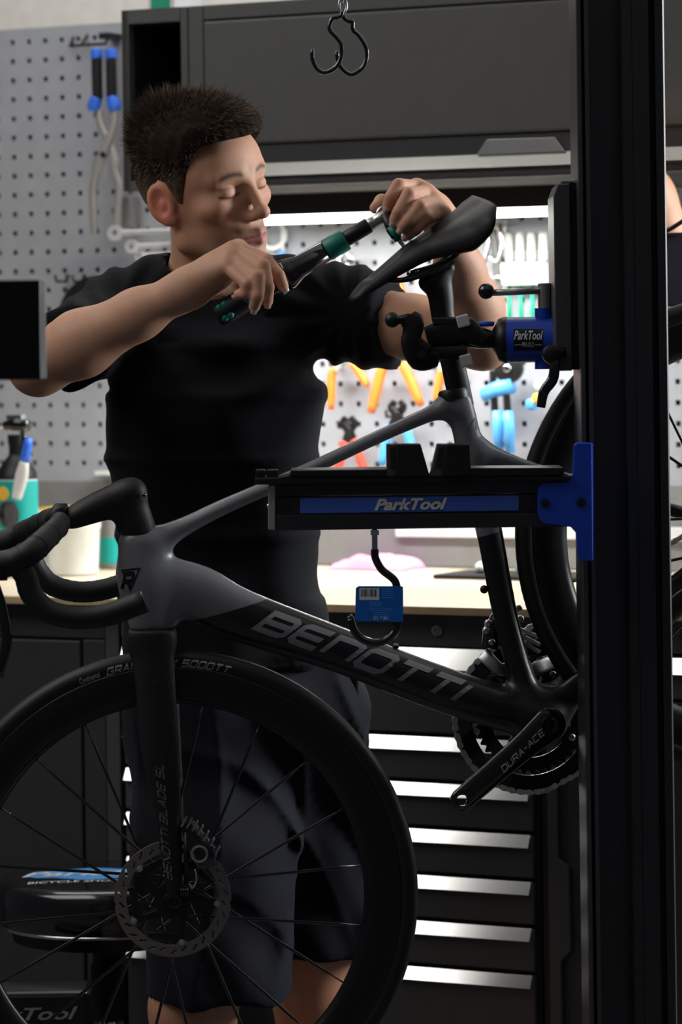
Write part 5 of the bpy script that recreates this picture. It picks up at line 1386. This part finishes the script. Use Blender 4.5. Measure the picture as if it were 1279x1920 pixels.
R_sh, R_el = ah(228, 600, 5.20), ah(72, 686, 4.955)
L_sh, L_el = ah(655, 590, 5.20), ah(905, 640, 5.10)
def limbs(p):
    d = chain(p, [(R_sh, .050), (R_sh * .45 + R_el * .55, .046), (R_el, .041)], .02)
    f1 = R_el * .72 + R_wr[0] * .28
    d = smin(d, chain(p, [(R_el, .039), (f1, .0455), (R_el * .35 + R_wr[0] * .65, .034), (R_wr[0] * .93 + R_el * .07, .0255), (R_wr[0], .0245)], .02), .02)
    d = smin(d, chain(p, [(L_sh, .050), (L_sh * .5 + L_el * .5, .046), (L_el, .040)], .02), .01)
    f2 = L_el * .7 + L_wr[0] * .3
    d = smin(d, chain(p, [(L_el, .038), (f2, .0445), (L_el * .35 + L_wr[0] * .65, .034), (L_wr[0], .0250)], .02), .02)
    return d
neck0, neck1 = ah(405, 545, 5.19), ah(388, 430, 5.145)
def neck(p): return smin(rcone(p, neck0, neck1, .062, .054), rcone(p, ah(335, 540, 5.2), ah(350, 480, 5.18), .03, .012), .03)
def upper(p):
    d = limbs(p)
    d = smin(d, hand_sdf(p, R_f, R_wr, R_palm), .010); d = smin(d, chain(p, R_thumb, .004), .006)
    d = smin(d, hand_sdf(p, L_f, L_wr, L_palm), .010); d = smin(d, chain(p, L_thumb, .004), .006)
    return d
def head_neck(p): return smin(head_sdf(to_head(p)), neck(p), .016)
legs_n = [[(ah(395, 1560, 5.13), .066), (ah(380, 1800, 5.12), .060), (ah(362, 1890, 5.12), .060), (np.array([ah(362, 1890, 5.12)[0], 5.14, .28]), .058), (np.array([ah(362, 1890, 5.12)[0], 5.15, .09]), .036)],
          [(ah(590, 1500, 5.28), .060), (ah(592, 1780, 5.31), .058), (ah(588, 1860, 5.32), .058), (np.array([ah(588, 1860, 5.32)[0], 5.34, .28]), .057), (np.array([ah(588, 1860, 5.32)[0], 5.35, .09]), .036)]]
def legs(p):
    d = np.minimum(chain(p, legs_n[0], .03), chain(p, legs_n[1], .03))
    d = smin(d, chain(p, [(ah(410, 620, 5.2), .070), (ah(405, 900, 5.2), .085), (ah(430, 1300, 5.2), .085)], .03), .02)
    for q0_ in (legs_n[0][0][0], legs_n[1][0][0]): d = smin(d, rcone(p, ah(440, 1330, 5.2), q0_, .075, .06), .03)
    for q0_ in (R_sh, L_sh, neck0 - ZZ * .02): d = smin(d, rcone(p, ah(410, 640, 5.2), q0_, .06, .045), .02)
    return d

man = thing('person', 'person in black T-shirt and navy shorts bending over the saddle with a torque wrench', 'person', (ah(450, 1500, 5.2)[0], 5.22, 0))
VV, QQ, cols = [], [], []; off = 0
SK = np.array([.50, .265, .170])
def put(f, lo, hi, h):
    global off
    V, Q = surfnet(f, lo, hi, h); VV.append(V); QQ.append(Q + off); off += len(V); return V
V = put(head_neck, HC - [.16, .16, .22], HC + [.16, .16, .15], .0021)
q = to_head(V); c = np.tile(SK, (len(V), 1)); n = len(V)
def blend(c, mask, col, amt): m_ = np.clip(mask, 0, 1)[:, None] * amt; return c * (1 - m_) + np.asarray(col) * m_
def gauss(q, cen, r): return np.exp(-(((q - np.asarray(cen)) / np.asarray(r)) ** 2).sum(1))
qa = q.copy(); qa[:, 1] = np.abs(qa[:, 1])
c = blend(c, gauss(qa, (.07, .045, -.03), (.03, .022, .02)), (.50, .19, .13), .5)
c = blend(c, gauss(q, (.115, 0, -.037), (.014, .016, .012)), (.50, .20, .14), .5)
c = blend(c, gauss(qa, (-.012, .085, -.005), (.03, .016, .035)) * 1.3, (.55, .16, .10), .75)
lip = (np.exp(-((qa[:, 2] + .0715 + (.10 * qa[:, 1])) / .0078) ** 4) * (qa[:, 1] < .025) * (q[:, 0] > .078)).astype(float)
c = blend(c, lip, (.36, .105, .10), .85)
c = blend(c, np.exp(-((q[:, 2] + .0706) / .0012) ** 2) * (qa[:, 1] < .025) * (q[:, 0] > .08), (.10, .03, .03), .9)
stub = np.exp(-((qa[:, 2] + .058) / .0065) ** 2) * (qa[:, 1] < .03) * (q[:, 0] > .075) * (1 - lip)
c = blend(c, stub, (.10, .055, .035), .6)
beard = np.clip((-.05 - q[:, 2]) / .03, 0, 1) * np.clip((q[:, 0] + .01) / .03, 0, 1) * (1 - lip)
c = blend(c, beard, (.24, .13, .09), .35)
bz_ = .0225 + .004 * np.sin(np.clip((qa[:, 1] - .012) / .036, 0, 1) * math.pi)
brow = np.exp(-((q[:, 2] - bz_) / .0042) ** 2) * np.clip((qa[:, 1] - .010) / .006, 0, 1) * np.clip((.055 - qa[:, 1]) / .010, 0, 1) * (q[:, 0] > .04)
c = blend(c, brow, (.030, .016, .010), .9)
lash = np.exp(-((q[:, 2] + .0062 + ((qa[:, 1] - .0325) / .0165) ** 2 * -.0030) / .0016) ** 2) * (np.abs(qa[:, 1] - .0325) < .0175) * (q[:, 0] > .06)
c = blend(c, lash, (.02, .010, .008), .92)
crs = np.exp(-((q[:, 2] - .0085 + ((qa[:, 1] - .0325) / .0165) ** 2 * .004) / .0016) ** 2) * (np.abs(qa[:, 1] - .0325) < .016) * (q[:, 0] > .06)
c = blend(c, crs, (.22, .10, .07), .6)
cols.append(c)
def hairline(q):
    ph = np.abs(np.degrees(np.arctan2(q[:, 1], q[:, 0])))
    return np.interp(ph, [0, 25, 42, 55, 66, 76, 84, 92, 104, 118, 135, 160, 180], [.078, .079, .074, .058, .022, -.010, -.006, .026, .030, -.012, -.045, -.062, -.066])
under = np.clip((q[:, 2] - hairline(q)) / .006, 0, 1)
cols[0] = blend(cols[0], under, (.035, .02, .013), .9)
Va = put(upper, np.minimum(R_el, L_sh) - [.09, .25, .16], np.maximum(L_el, R_sh) + [.09, .12, .30], .0030)
ca = np.tile(SK, (len(Va), 1))
for hf in (R_f, L_f):
    for F_ in hf:
        for i, (a_, r_) in enumerate(F_[:3]): ca = blend(ca, np.exp(-(np.linalg.norm(Va - a_, axis=1) / (r_ * 1.25)) ** 4), (.56, .215, .145), .38)
        ca = blend(ca, np.exp(-(np.linalg.norm(Va - F_[3][0], axis=1) / .011) ** 4), (.56, .23, .17), .35)
cols.append(ca)
lo_ = np.minimum(legs_n[0][-1][0], legs_n[1][-1][0]) - [.1, .1, .02]; hi_ = np.maximum(legs_n[0][0][0], legs_n[1][0][0]) + [.1, .1, 0]
Vl = put(legs, [R_sh[0] - .08, 4.98, .06], [L_sh[0] + .08, 5.46, neck0[2] + .08], .0085)
cols.append(np.tile(SK * [.95, .85, .8], (len(Vl), 1)))
body = mkobj('body', np.vstack(VV), np.vstack(QQ), 'skin', man, True)
vcol(body, np.vstack(cols))
for hf, toward in ((R_f, None), (L_f, None)):                  # nails
    for F_ in hf:
        a_, b_, t_ = F_[1][0], F_[2][0], F_[3][0]
        ax = nrm(t_ - b_); outw = b_ - (a_ + t_) / 2; outw = outw + np.array([0, -.012, 0]); outw = nrm(outw - ax * (outw @ ax)); sd = np.cross(ax, outw)
        c_ = t_ + outw * F_[3][1] * .93 + ax * .003; V = []
        for i in range(5):
            for j in range(5):
                x, y = i / 4 * 2 - 1, j / 4 * 2 - 1; V.append(c_ + sd * x * .0050 * (1 - .12 * y * y) + ax * y * .0058 * (1 - .1 * x * x) + outw * (.0006 - .0022 * x * x - .0008 * y * y))
        mkobj('fingernail', V, [(i * 5 + j, (i + 1) * 5 + j, (i + 1) * 5 + j + 1, i * 5 + j + 1) for i in range(4) for j in range(4)], 'nail', body, True)

# ---- hair: a fitted cap and loose strands
def sst(x): x = np.clip(x, 0, 1); return x * x * (3 - 2 * x)
def thick(q):
    h = hairline(q); top = sst((q[:, 2] - .035) / .075); fr = sst((q[:, 0] + .05) / .12)
    return .0012 + .0035 * sst((q[:, 2] - h) / .04) + top * (.017 + .011 * fr)
def hair_f(p):
    q = to_head(p); d = cranium(q) - thick(q)
    d = d + .0016 * np.sin(q[:, 0] * 210 + 5 * np.sin(q[:, 1] * 70)) * np.sin(q[:, 1] * 190 + q[:, 2] * 80)
    return smax(d, hairline(q) - q[:, 2] - .001, .004)
V, Q = surfnet(hair_f, HC - [.16, .16, .13], HC + [.16, .16, .19], .0025)
hair = mkobj('hair', V, Q, 'hair', man, True)
q = to_head(V); sidef = sst((.050 - q[:, 2]) / .075)
vcol(hair, blend(np.tile([.020, .012, .008], (len(V), 1)), sidef, (.19, .125, .09), .9))
rng = np.random.default_rng(7); SV, SF = [], []
cand = rng.normal(size=(26000, 3)); cand /= np.linalg.norm(cand, axis=1)[:, None]
cand = cand * [.1, .078, .09] + [-.005, 0, .034]
for it in range(6):
    d = cranium(cand); gN = cand - [-.005, 0, .034]; gN /= np.linalg.norm(gN, axis=1)[:, None]; cand = cand - gN * (d)[:, None]
keep = (cand[:, 2] > hairline(cand) + .004) & (rng.uniform(size=len(cand)) < .05 + sst((cand[:, 2] - .015) / .05))
cand, gN = cand[keep], gN[keep]
th_ = thick(cand)
for p, nN, tq in zip(cand, gN, th_):
    top = float(sst((p[2] - .02) / .075)); front = float(sst((p[0] - .02) / .05)) * top
    comb = np.array([.8, -.25, .15]) * top + np.array([-.35, 0, -.9]) * (1 - top)
    crownw = math.exp(-((p[0] + .065) / .03) ** 2) * top
    dirv = nrm(nN * (.75 + 1.6 * crownw - .2 * front) + comb * (.55 + .6 * (1 - top) + .45 * front) + rng.normal(size=3) * .30)
    Ls = (tq * rng.uniform(.9, 1.45) + .002) * (1 + .35 * front + .7 * crownw)
    wv = rng.uniform(.0004, .0009); sd = nrm(np.cross(dirv, rng.normal(size=3)))
    base = p + nN * tq * .30
    bend = comb * .35 + np.array([0, 0, -.35]) * front + rng.normal(size=3) * .08
    P3 = [base, base + dirv * Ls * .5, base + (dirv + bend * .6) * Ls * .95]
    b0 = len(SV)
    SV += [P3[0] + sd * wv, P3[0] - sd * wv, P3[1] + sd * wv * .8, P3[1] - sd * wv * .8, P3[2]]
    SF += [(b0, b0 + 1, b0 + 3, b0 + 2), (b0 + 2, b0 + 3, b0 + 4)]
st_ = mkobj('hair_strands', from_head(np.array(SV)), SF, 'strand', hair); st_['kind'] = 'stuff'

# ---- T-shirt
def esec(x, y, hw, tw, Y=5.2):
    p = ah(x, y, Y); return (p[0], p[1], p[2], hw / 1250., tw)
tor = [esec(415, 585, 150, .092), esec(408, 650, 178, .115), esec(402, 740, 198, .128), esec(402, 860, 196, .128), esec(410, 1000, 188, .122), esec(415, 1130, 190, .124), esec(425, 1235, 196, .130)]
def torso(p):
    d = None
    for a, b in zip(tor[:-1], tor[1:]):
        a_, b_ = np.array(a[:3]), np.array(b[:3]); ab = b_ - a_
        t = np.clip(((p - a_) @ ab) / (ab @ ab), 0, 1); e = p - a_ - t[:, None] * ab
        ra = a[3] + t * (b[3] - a[3]); rl = a[4] + t * (b[4] - a[4])
        cw, sw = math.cos(.30), math.sin(.30)                 # chest turned a little to his left
        ex = e[:, 0] * cw - e[:, 1] * sw; ey = e[:, 0] * sw + e[:, 1] * cw
        s_ = (((np.abs(ex) / ra) ** 2.3 + (np.abs(ey) / rl) ** 2.3) ** (1 / 2.3) - 1) * np.minimum(ra, rl)
        s_ = np.where((t <= 0) | (t >= 1), np.sqrt(np.maximum(s_, 0) ** 2 + e[:, 2] ** 2) + np.minimum(s_, 0), s_)
        d = s_ if d is None else smin(d, s_, .02)
    return d
cuffR = R_sh * .40 + R_el * .60; cuffL = L_sh * .74 + L_el * .26
zhem = ah(430, 1252, 5.2)[2]
def shirt(p):
    d = torso(p)
    d = smin(d, rcone(p, ah(330, 560, 5.2), ah(235, 592, 5.19), .070, .068), .05)
    d = smin(d, rcone(p, ah(490, 555, 5.2), ah(640, 585, 5.19), .070, .064), .05)
    d = smin(d, rcone(p, ah(320, 545, 5.2), ah(415, 532, 5.2), .05, .05), .03)
    sR = chain(p, [(R_sh, .066), (cuffR, .064)], .02); nR = nrm(R_el - R_sh); sR = smax(sR, (p - cuffR) @ nR - .012, .004)
    nL = nrm(L_el - L_sh + np.array([0, 0, .03])); sL = chain(p, [(L_sh, .066), (cuffL, .064), (cuffL - ZZ * .008, .062)], .03); sL = smax(sL, (p - cuffL) @ nL - .012, .004)
    d = smin(d, sR, .035); d = smin(d, sL, .04)
    u, v, y = p[:, 0], p[:, 2], p[:, 1]
    c1 = R_sh; c2 = L_sh                                      # folds radiate from the shoulders and hang down the sides
    def rad(c, k, ph): 
        a = np.arctan2(v - c[2], u - c[0]); r = np.hypot(u - c[0], v - c[2]); return np.sin(a * k + ph + r * 9) * np.exp(-((r - .16) / .13) ** 2)
    zz_ = 1.20
    fold = .0045 * rad(c1, 13, .4) + .0050 * rad(c2, 12, 1.2)
    fold += .0050 * np.sin(u * 52 + 2.2 * np.sin(v * 7) + v * 6) * np.clip((1.32 - v) / .25, 0, 1)
    fold += .0040 * np.sin(v * 55 + u * 30 + 1.5 * np.sin(u * 24)) * np.exp(-((v - 1.06) / .09) ** 2)
    fold += .0060 * np.sin((v - 1.42) * 60 + (u + .05) ** 2 * 110 + 1.0) * np.exp(-((v - 1.43) / .06) ** 2 - ((u + .10) / .12) ** 2)
    fold += -.008 * (1 - np.abs(np.sin(v * 21 - u * 17 + 1.4 * np.sin(u * 11)))) ** 3 * np.exp(-((u - .02) / .10) ** 2 - ((v - 1.16) / .16) ** 2)
    d = d + fold
    d = smax(d, zhem - v + .004 * np.sin(u * 40), .006)
    d = smax(d, -(neck(p) - .004), .004)
    q_ = p - neck0; d = smax(d, -ell(p, ah(395, 497, 5.175), (.066, .074, .034)), .006)
    return d
V, Q = surfnet(shirt, [ah(60, 600, 5.2)[0], 4.93, zhem - .02], [ah(800, 600, 5.2)[0], 5.42, ah(400, 480, 5.2)[2]], .0062)
sh_o = mkobj('t_shirt', V, Q, 'shirt', man, True)

# ---- shorts and belt pouch
def shorts(p):
    hip = ell(p, ah(445, 1330, 5.2), (.178, .125, .13))
    a = chain(p, [(ah(385, 1330, 5.18), .098), (ah(398, 1600, 5.14), .108), (ah(412, 1860, 5.13), .100), (ah(415, 1930, 5.13), .100)], .04)
    b = chain(p, [(ah(560, 1330, 5.22), .092), (ah(598, 1560, 5.30), .078), (ah(606, 1780, 5.31), .074), (ah(606, 1850, 5.31), .074)], .04)
    z1 = ah(412, 1885, 5.05)[2]; z2 = ah(606, 1798, 5.25)[2]
    a = smax(a, z1 - p[:, 2], .004); b = smax(b, z2 - p[:, 2], .004)
    waist = rcone(p, ah(428, 1225, 5.2), ah(440, 1330, 5.2), .13, .14)
    d = smin(smin(a, b, .012), hip, .05)
    d = smax(d, p[:, 2] - ah(430, 1205, 5.2)[2], .005)
    u, v = p[:, 0], p[:, 2]
    def ridge(x): return 1 - np.abs(np.sin(x))                  # sharp creases
    low = np.clip((v - .44) / .12, .15, 1)
    fold = -.013 * ridge(u * 26 + 1.6 * np.sin(v * 5.5) + v * 3.2 + .6) ** 2 * np.clip((1.0 - v) / .15, 0, 1) * low
    fold += -.010 * ridge(v * 17 + u * 24 + 1.3 * np.sin(u * 15)) ** 3 * np.exp(-((v - .78) / .20) ** 2)
    fold += .0030 * np.sin(v * 38 + u * 60)
    d = d + fold
    return d
V, Q = surfnet(shorts, [ah(225, 1500, 5.1)[0], 4.98, .36], [ah(720, 1500, 5.3)[0], 5.46, ah(430, 1190, 5.2)[2]], .0068)
so_ = mkobj('shorts', V, Q, 'shorts', man, True)
MB().box(ah(650, 1283, 5.17), (.018, .012, .020)).build('belt_clip', 'black', so_, bevel=.003)
for k, lg_ in enumerate(legs_n):
    x, y = lg_[-1][0][0], lg_[-1][0][1]
    m = MB(); m.sweep([(x, y + .06, .045), (x, y - .02, .05), (x + .01, y - .12, .04), (x + .012, y - .19, .03)], [.036, .042, .048, .034], [.045, .05, .04, .028], ZZ, 18, 2.6); m.build('shoe', 'black_matte', man, smooth=True)
    MB().tube([(x, y, .06), (x, y, .15)], [.042, .044], 18).build('sock', 'black', man, smooth=True)

# ================================================================== TORQUE WRENCH AND BIT
YW = 4.858
A = lambda x, y, Y=YW: ah(x, y, Y)
wr = thing('torque_wrench', 'black and green torque wrench held across the chest by the mechanic', 'wrench', A(420, 600))
w0, w1 = A(405, 594), A(722, 404)
ex = nrm(w1 - w0); Lw = np.linalg.norm(w1 - w0)
def tt(px): return (px - 405) / (722 - 405) * Lw
def wlathe(name, px0, px1, r0, r1, mt, parent=wr, n=24, e=None):
    return MB().lathe(w0 + ex * tt(px0), ex, [(0, r0 * .94), (.0015, r0), (tt(px1) - tt(px0) - .0015, r1), (tt(px1) - tt(px0), r1 * .94)], n).build(name, mt, parent, smooth=True, flat_angle=40)
hdl = MB().lathe(w0, ex, [(0, .012), (.003, .0165), (tt(430), .0175), (tt(470), .0165), (tt(508), .0155), (tt(515), .0165)], 24).build('handle', 'black_matte', wr, smooth=True)
for k, px_ in enumerate((414, 424)):
    for s_ in (-.5, .5):
        up_ = nrm(np.cross(ex, (0, 1, 0))); MB().ball(w0 + ex * tt(px_ + 3) + up_ * .016 * s_ + np.array([0, -.0135, 0]), (.0055, .0035, .0055), 12).build('grip_dot', 'green', hdl, smooth=True)
MB().ball(w0 + ex * tt(462) + np.array([0, -.0145, 0]), (.007, .003, .007), 12).build('grip_dot', 'green', hdl, smooth=True)
wlathe('lock_ring', 516, 525, .0225, .0225, 'green'); wlathe('grip_band', 526, 530, .019, .0185, 'black')
cl_ = MB().lathe(w0 + ex * tt(530), ex, [(0, .0215), (.008, .0225), (.016, .0205), (.026, .0165), (tt(615) - tt(530), .0150)], 28).build('scale_collar', 'black_gloss', wr, smooth=True)
wlathe('green_sleeve', 612, 648, .0160, .0160, 'green'); wlathe('shaft', 648, 692, .0112, .0112, 'black')
wlathe('neck', 690, 704, .0095, .0088, 'steel'); wlathe('head', 702, 728, .0085, .010, 'steel')
MB().ring(A(722, 402), np.array([0, -1, 0]), .010, [(-.003, -.004), (.003, -.004), (.003, .004), (-.003, .004)], 24).build('ratchet_ring', 'steel', wr, smooth=True)
bt_ = thing('hex_bit', 'short green and steel hex bit pointing down at the saddle bolt', 'bit', A(764, 468, 4.845))
MB().tube([A(722, 400, 4.85), A(735, 432, 4.848), A(742, 445, 4.847)], [.007, .0075, .006], 12).build('bit_holder', 'black', bt_, smooth=True)
MB().tube([A(733, 424, 4.8465), A(748, 451, 4.8465)], [.0078, .0060], 12).build('green_sleeve', 'green', bt_, smooth=True)
MB().tube([A(747, 448, 4.846), A(762, 468, 4.845)], [.0036, .0026], 6).build('hex_tip', 'steel', bt_)

# ================================================================== SECOND PERSON at the right edge (only an arm shows beside the column)
YQ = 5.62
p2 = thing('person', 'person mostly out of frame whose bare forearm shows beside the black column', 'person', (at(1765, 900, YQ)[0], YQ + .1, 0))
w_, e_, s_ = at(1172, 268, YQ - .06), at(1258, 470, YQ), at(1560, 580, YQ + .08)
hipc = np.array([at(1765, 1300, YQ)[0], YQ + .1, .95])
X2 = hipc[0]
def body2(p):
    d = chain(p, [(w_, .027), (w_ * .5 + e_ * .5, .042), (e_, .043), (s_, .052)], .02)
    d = smin(d, chain(p, [(w_, .027), (at(1176, 235, YQ - .08), .030), (at(1170, 200, YQ - .08), .020)], .012), .01)
    for k in range(4): d = smin(d, chain(p, [(at(1160 + 8 * k, 212, YQ - .08 - .02 + .015 * k), .011), (at(1145 + 8 * k, 172, YQ - .08 - .02 + .015 * k), .010), (at(1135 + 8 * k, 160, YQ - .08 - .03 + .015 * k), .008)], .003), .004)
    d = smin(d, chain(p, [(at(1190, 235, YQ - .08 - .02), .013), (at(1170, 205, YQ - .08 - .045), .010), (at(1150, 195, YQ - .08 - .05), .008)], .004), .008)
    hcen = np.array([X2 - .02, YQ + .05, 1.70])
    B2 = np.array([[-.5, .866, 0], [.866, .5, 0], [0, 0, 1.]]).T
    d = np.minimum(d, head_sdf((p - hcen) @ np.array([[-.6, .8, 0], [-.8, -.6, 0], [0, 0, 1.]]).T))
    d = smin(d, rcone(p, (X2, YQ + .1, 1.46), (X2, YQ + .08, 1.62), .058, .052), .02)
    d = smin(d, chain(p, [((X2, YQ + .1, 1.42), .08), ((X2, YQ + .1, 1.1), .10), ((X2, YQ + .1, .85), .11)], .03), .03)
    d = smin(d, rcone(p, s_, (X2 - .1, YQ + .1, 1.4), .05, .06), .02); d = smin(d, rcone(p, (X2 + .2, YQ + .1, 1.38), (X2 + .1, YQ + .1, 1.4), .05, .06), .02)
    for sx_ in (-.09, .09): d = smin(d, chain(p, [((X2 + sx_ * .7, YQ + .1, .85), .08), ((X2 + sx_, YQ + .1, .7), .075), ((X2 + sx_, YQ + .1, .48), .058), ((X2 + sx_, YQ + .12, .3), .056), ((X2 + sx_, YQ + .12, .09), .038)], .03), .02)
    d = np.minimum(d, chain(p, [((X2 + .2, YQ + .1, 1.38), .05), ((X2 + .27, YQ + .08, 1.1), .042), ((X2 + .22, YQ - .08, .92), .028), ((X2 + .21, YQ - .15, .88), .026)], .02))
    return d
V, Q = surfnet(body2, [at(1110, 600, YQ)[0], YQ - .22, .05], [X2 + .36, YQ + .28, 1.90], .0085)
b2_ = mkobj('body', V, Q, 'skin', p2, True)
c2_ = np.tile(SK * 1.15, (len(V), 1)); c2_[(V[:, 2] > 1.74) & (V[:, 0] > X2 - .14)] = (.03, .02, .012); vcol(b2_, c2_)
def shirt2(p):
    d = chain(p, [((X2, YQ + .1, 1.40), .10), ((X2, YQ + .1, 1.2), .125), ((X2, YQ + .1, .92), .13)], .03)
    d = smin(d, rcone(p, (X2 - .14, YQ + .1, 1.41), (X2 + .16, YQ + .1, 1.41), .07, .07), .05)
    sm_ = s_ * .45 + e_ * .55
    d = smin(d, smax(rcone(p, s_ + [.02, 0, 0], sm_, .07, .062), (p - sm_) @ nrm(e_ - s_), .004), .05)
    d = smin(d, rcone(p, (X2 + .19, YQ + .1, 1.39), (X2 + .24, YQ + .09, 1.2), .068, .06), .03)
    return smax(d, .9 - p[:, 2], .005) + .004 * np.sin(p[:, 0] * 50 + p[:, 2] * 20)
V, Q = surfnet(shirt2, [X2 - .42, YQ - .15, .85], [X2 + .36, YQ + .30, 1.56], .010)
mkobj('t_shirt', V, Q, 'navy', p2, True)
def short2(p):
    d = ell(p, (X2, YQ + .1, .88), (.17, .13, .12))
    for sx_ in (-.09, .09): d = smin(d, smax(rcone(p, (X2 + sx_, YQ + .1, .85), (X2 + sx_, YQ + .1, .5), .10, .095), .54 - p[:, 2], .004), .03)
    return d
V, Q = surfnet(short2, [X2 - .25, YQ - .1, .5], [X2 + .25, YQ + .3, 1.02], .010)
mkobj('shorts', V, Q, 'navy', p2, True)
for sx_ in (-.09, .09): MB().sweep([(X2 + sx_, YQ + .2, .045), (X2 + sx_, YQ + .1, .05), (X2 + sx_, YQ - .02, .04), (X2 + sx_, YQ - .09, .03)], [.036, .042, .048, .034], [.045, .05, .04, .028], ZZ, 16, 2.6).build('shoe', 'black', p2, smooth=True)
# small dark display on an arm clamped to the bench, beside the column
TN = .82
nb0 = wsz(1150, 440, TN)[0]; nb1 = wsz(1330, 440, TN)[0]; px_s = wsz(1195, 800, TN)[0]
zc0 = wsz(1262, 575, TN)[1]; zc1 = wsz(1262, 436, TN)[1]
nc = thing('display_screen', 'small navy display on a stand beside the black column', 'display', W(px_s, TN - .03, bench_z))
MB().wbox(nb0, nb1, TN - .035, TN, zc0, zc1).build('screen_housing', 'navy', nc, bevel=.004)
MB().wbox(nb0, nb1, TN - .06, TN + .003, zc0 - .0065, zc0 - .0005).build('trim', 'wood', nc, bevel=.001)
MB().wbox(nb0 + .01, nb1, TN - .05, TN, zc0 - .014, zc0 - .0065).build('base_board', 'cabinet_dark', nc)
MB().tube([W(px_s, TN - .03, bench_z), W(px_s, TN - .03, zc0 - .012)], .012, 16).build('pole', 'black', nc, smooth=True)
MB().tube(spline([W(wsz(1225, 440, TN)[0], TN + .006, zc1 - .006), W(wsz(1262, 440, TN)[0], TN + .008, zc1 + .006), W(wsz(1300, 440, TN)[0], TN - .01, zc1 + .03)], 5), .0035, 8).build('cable', 'black', nc, smooth=True)
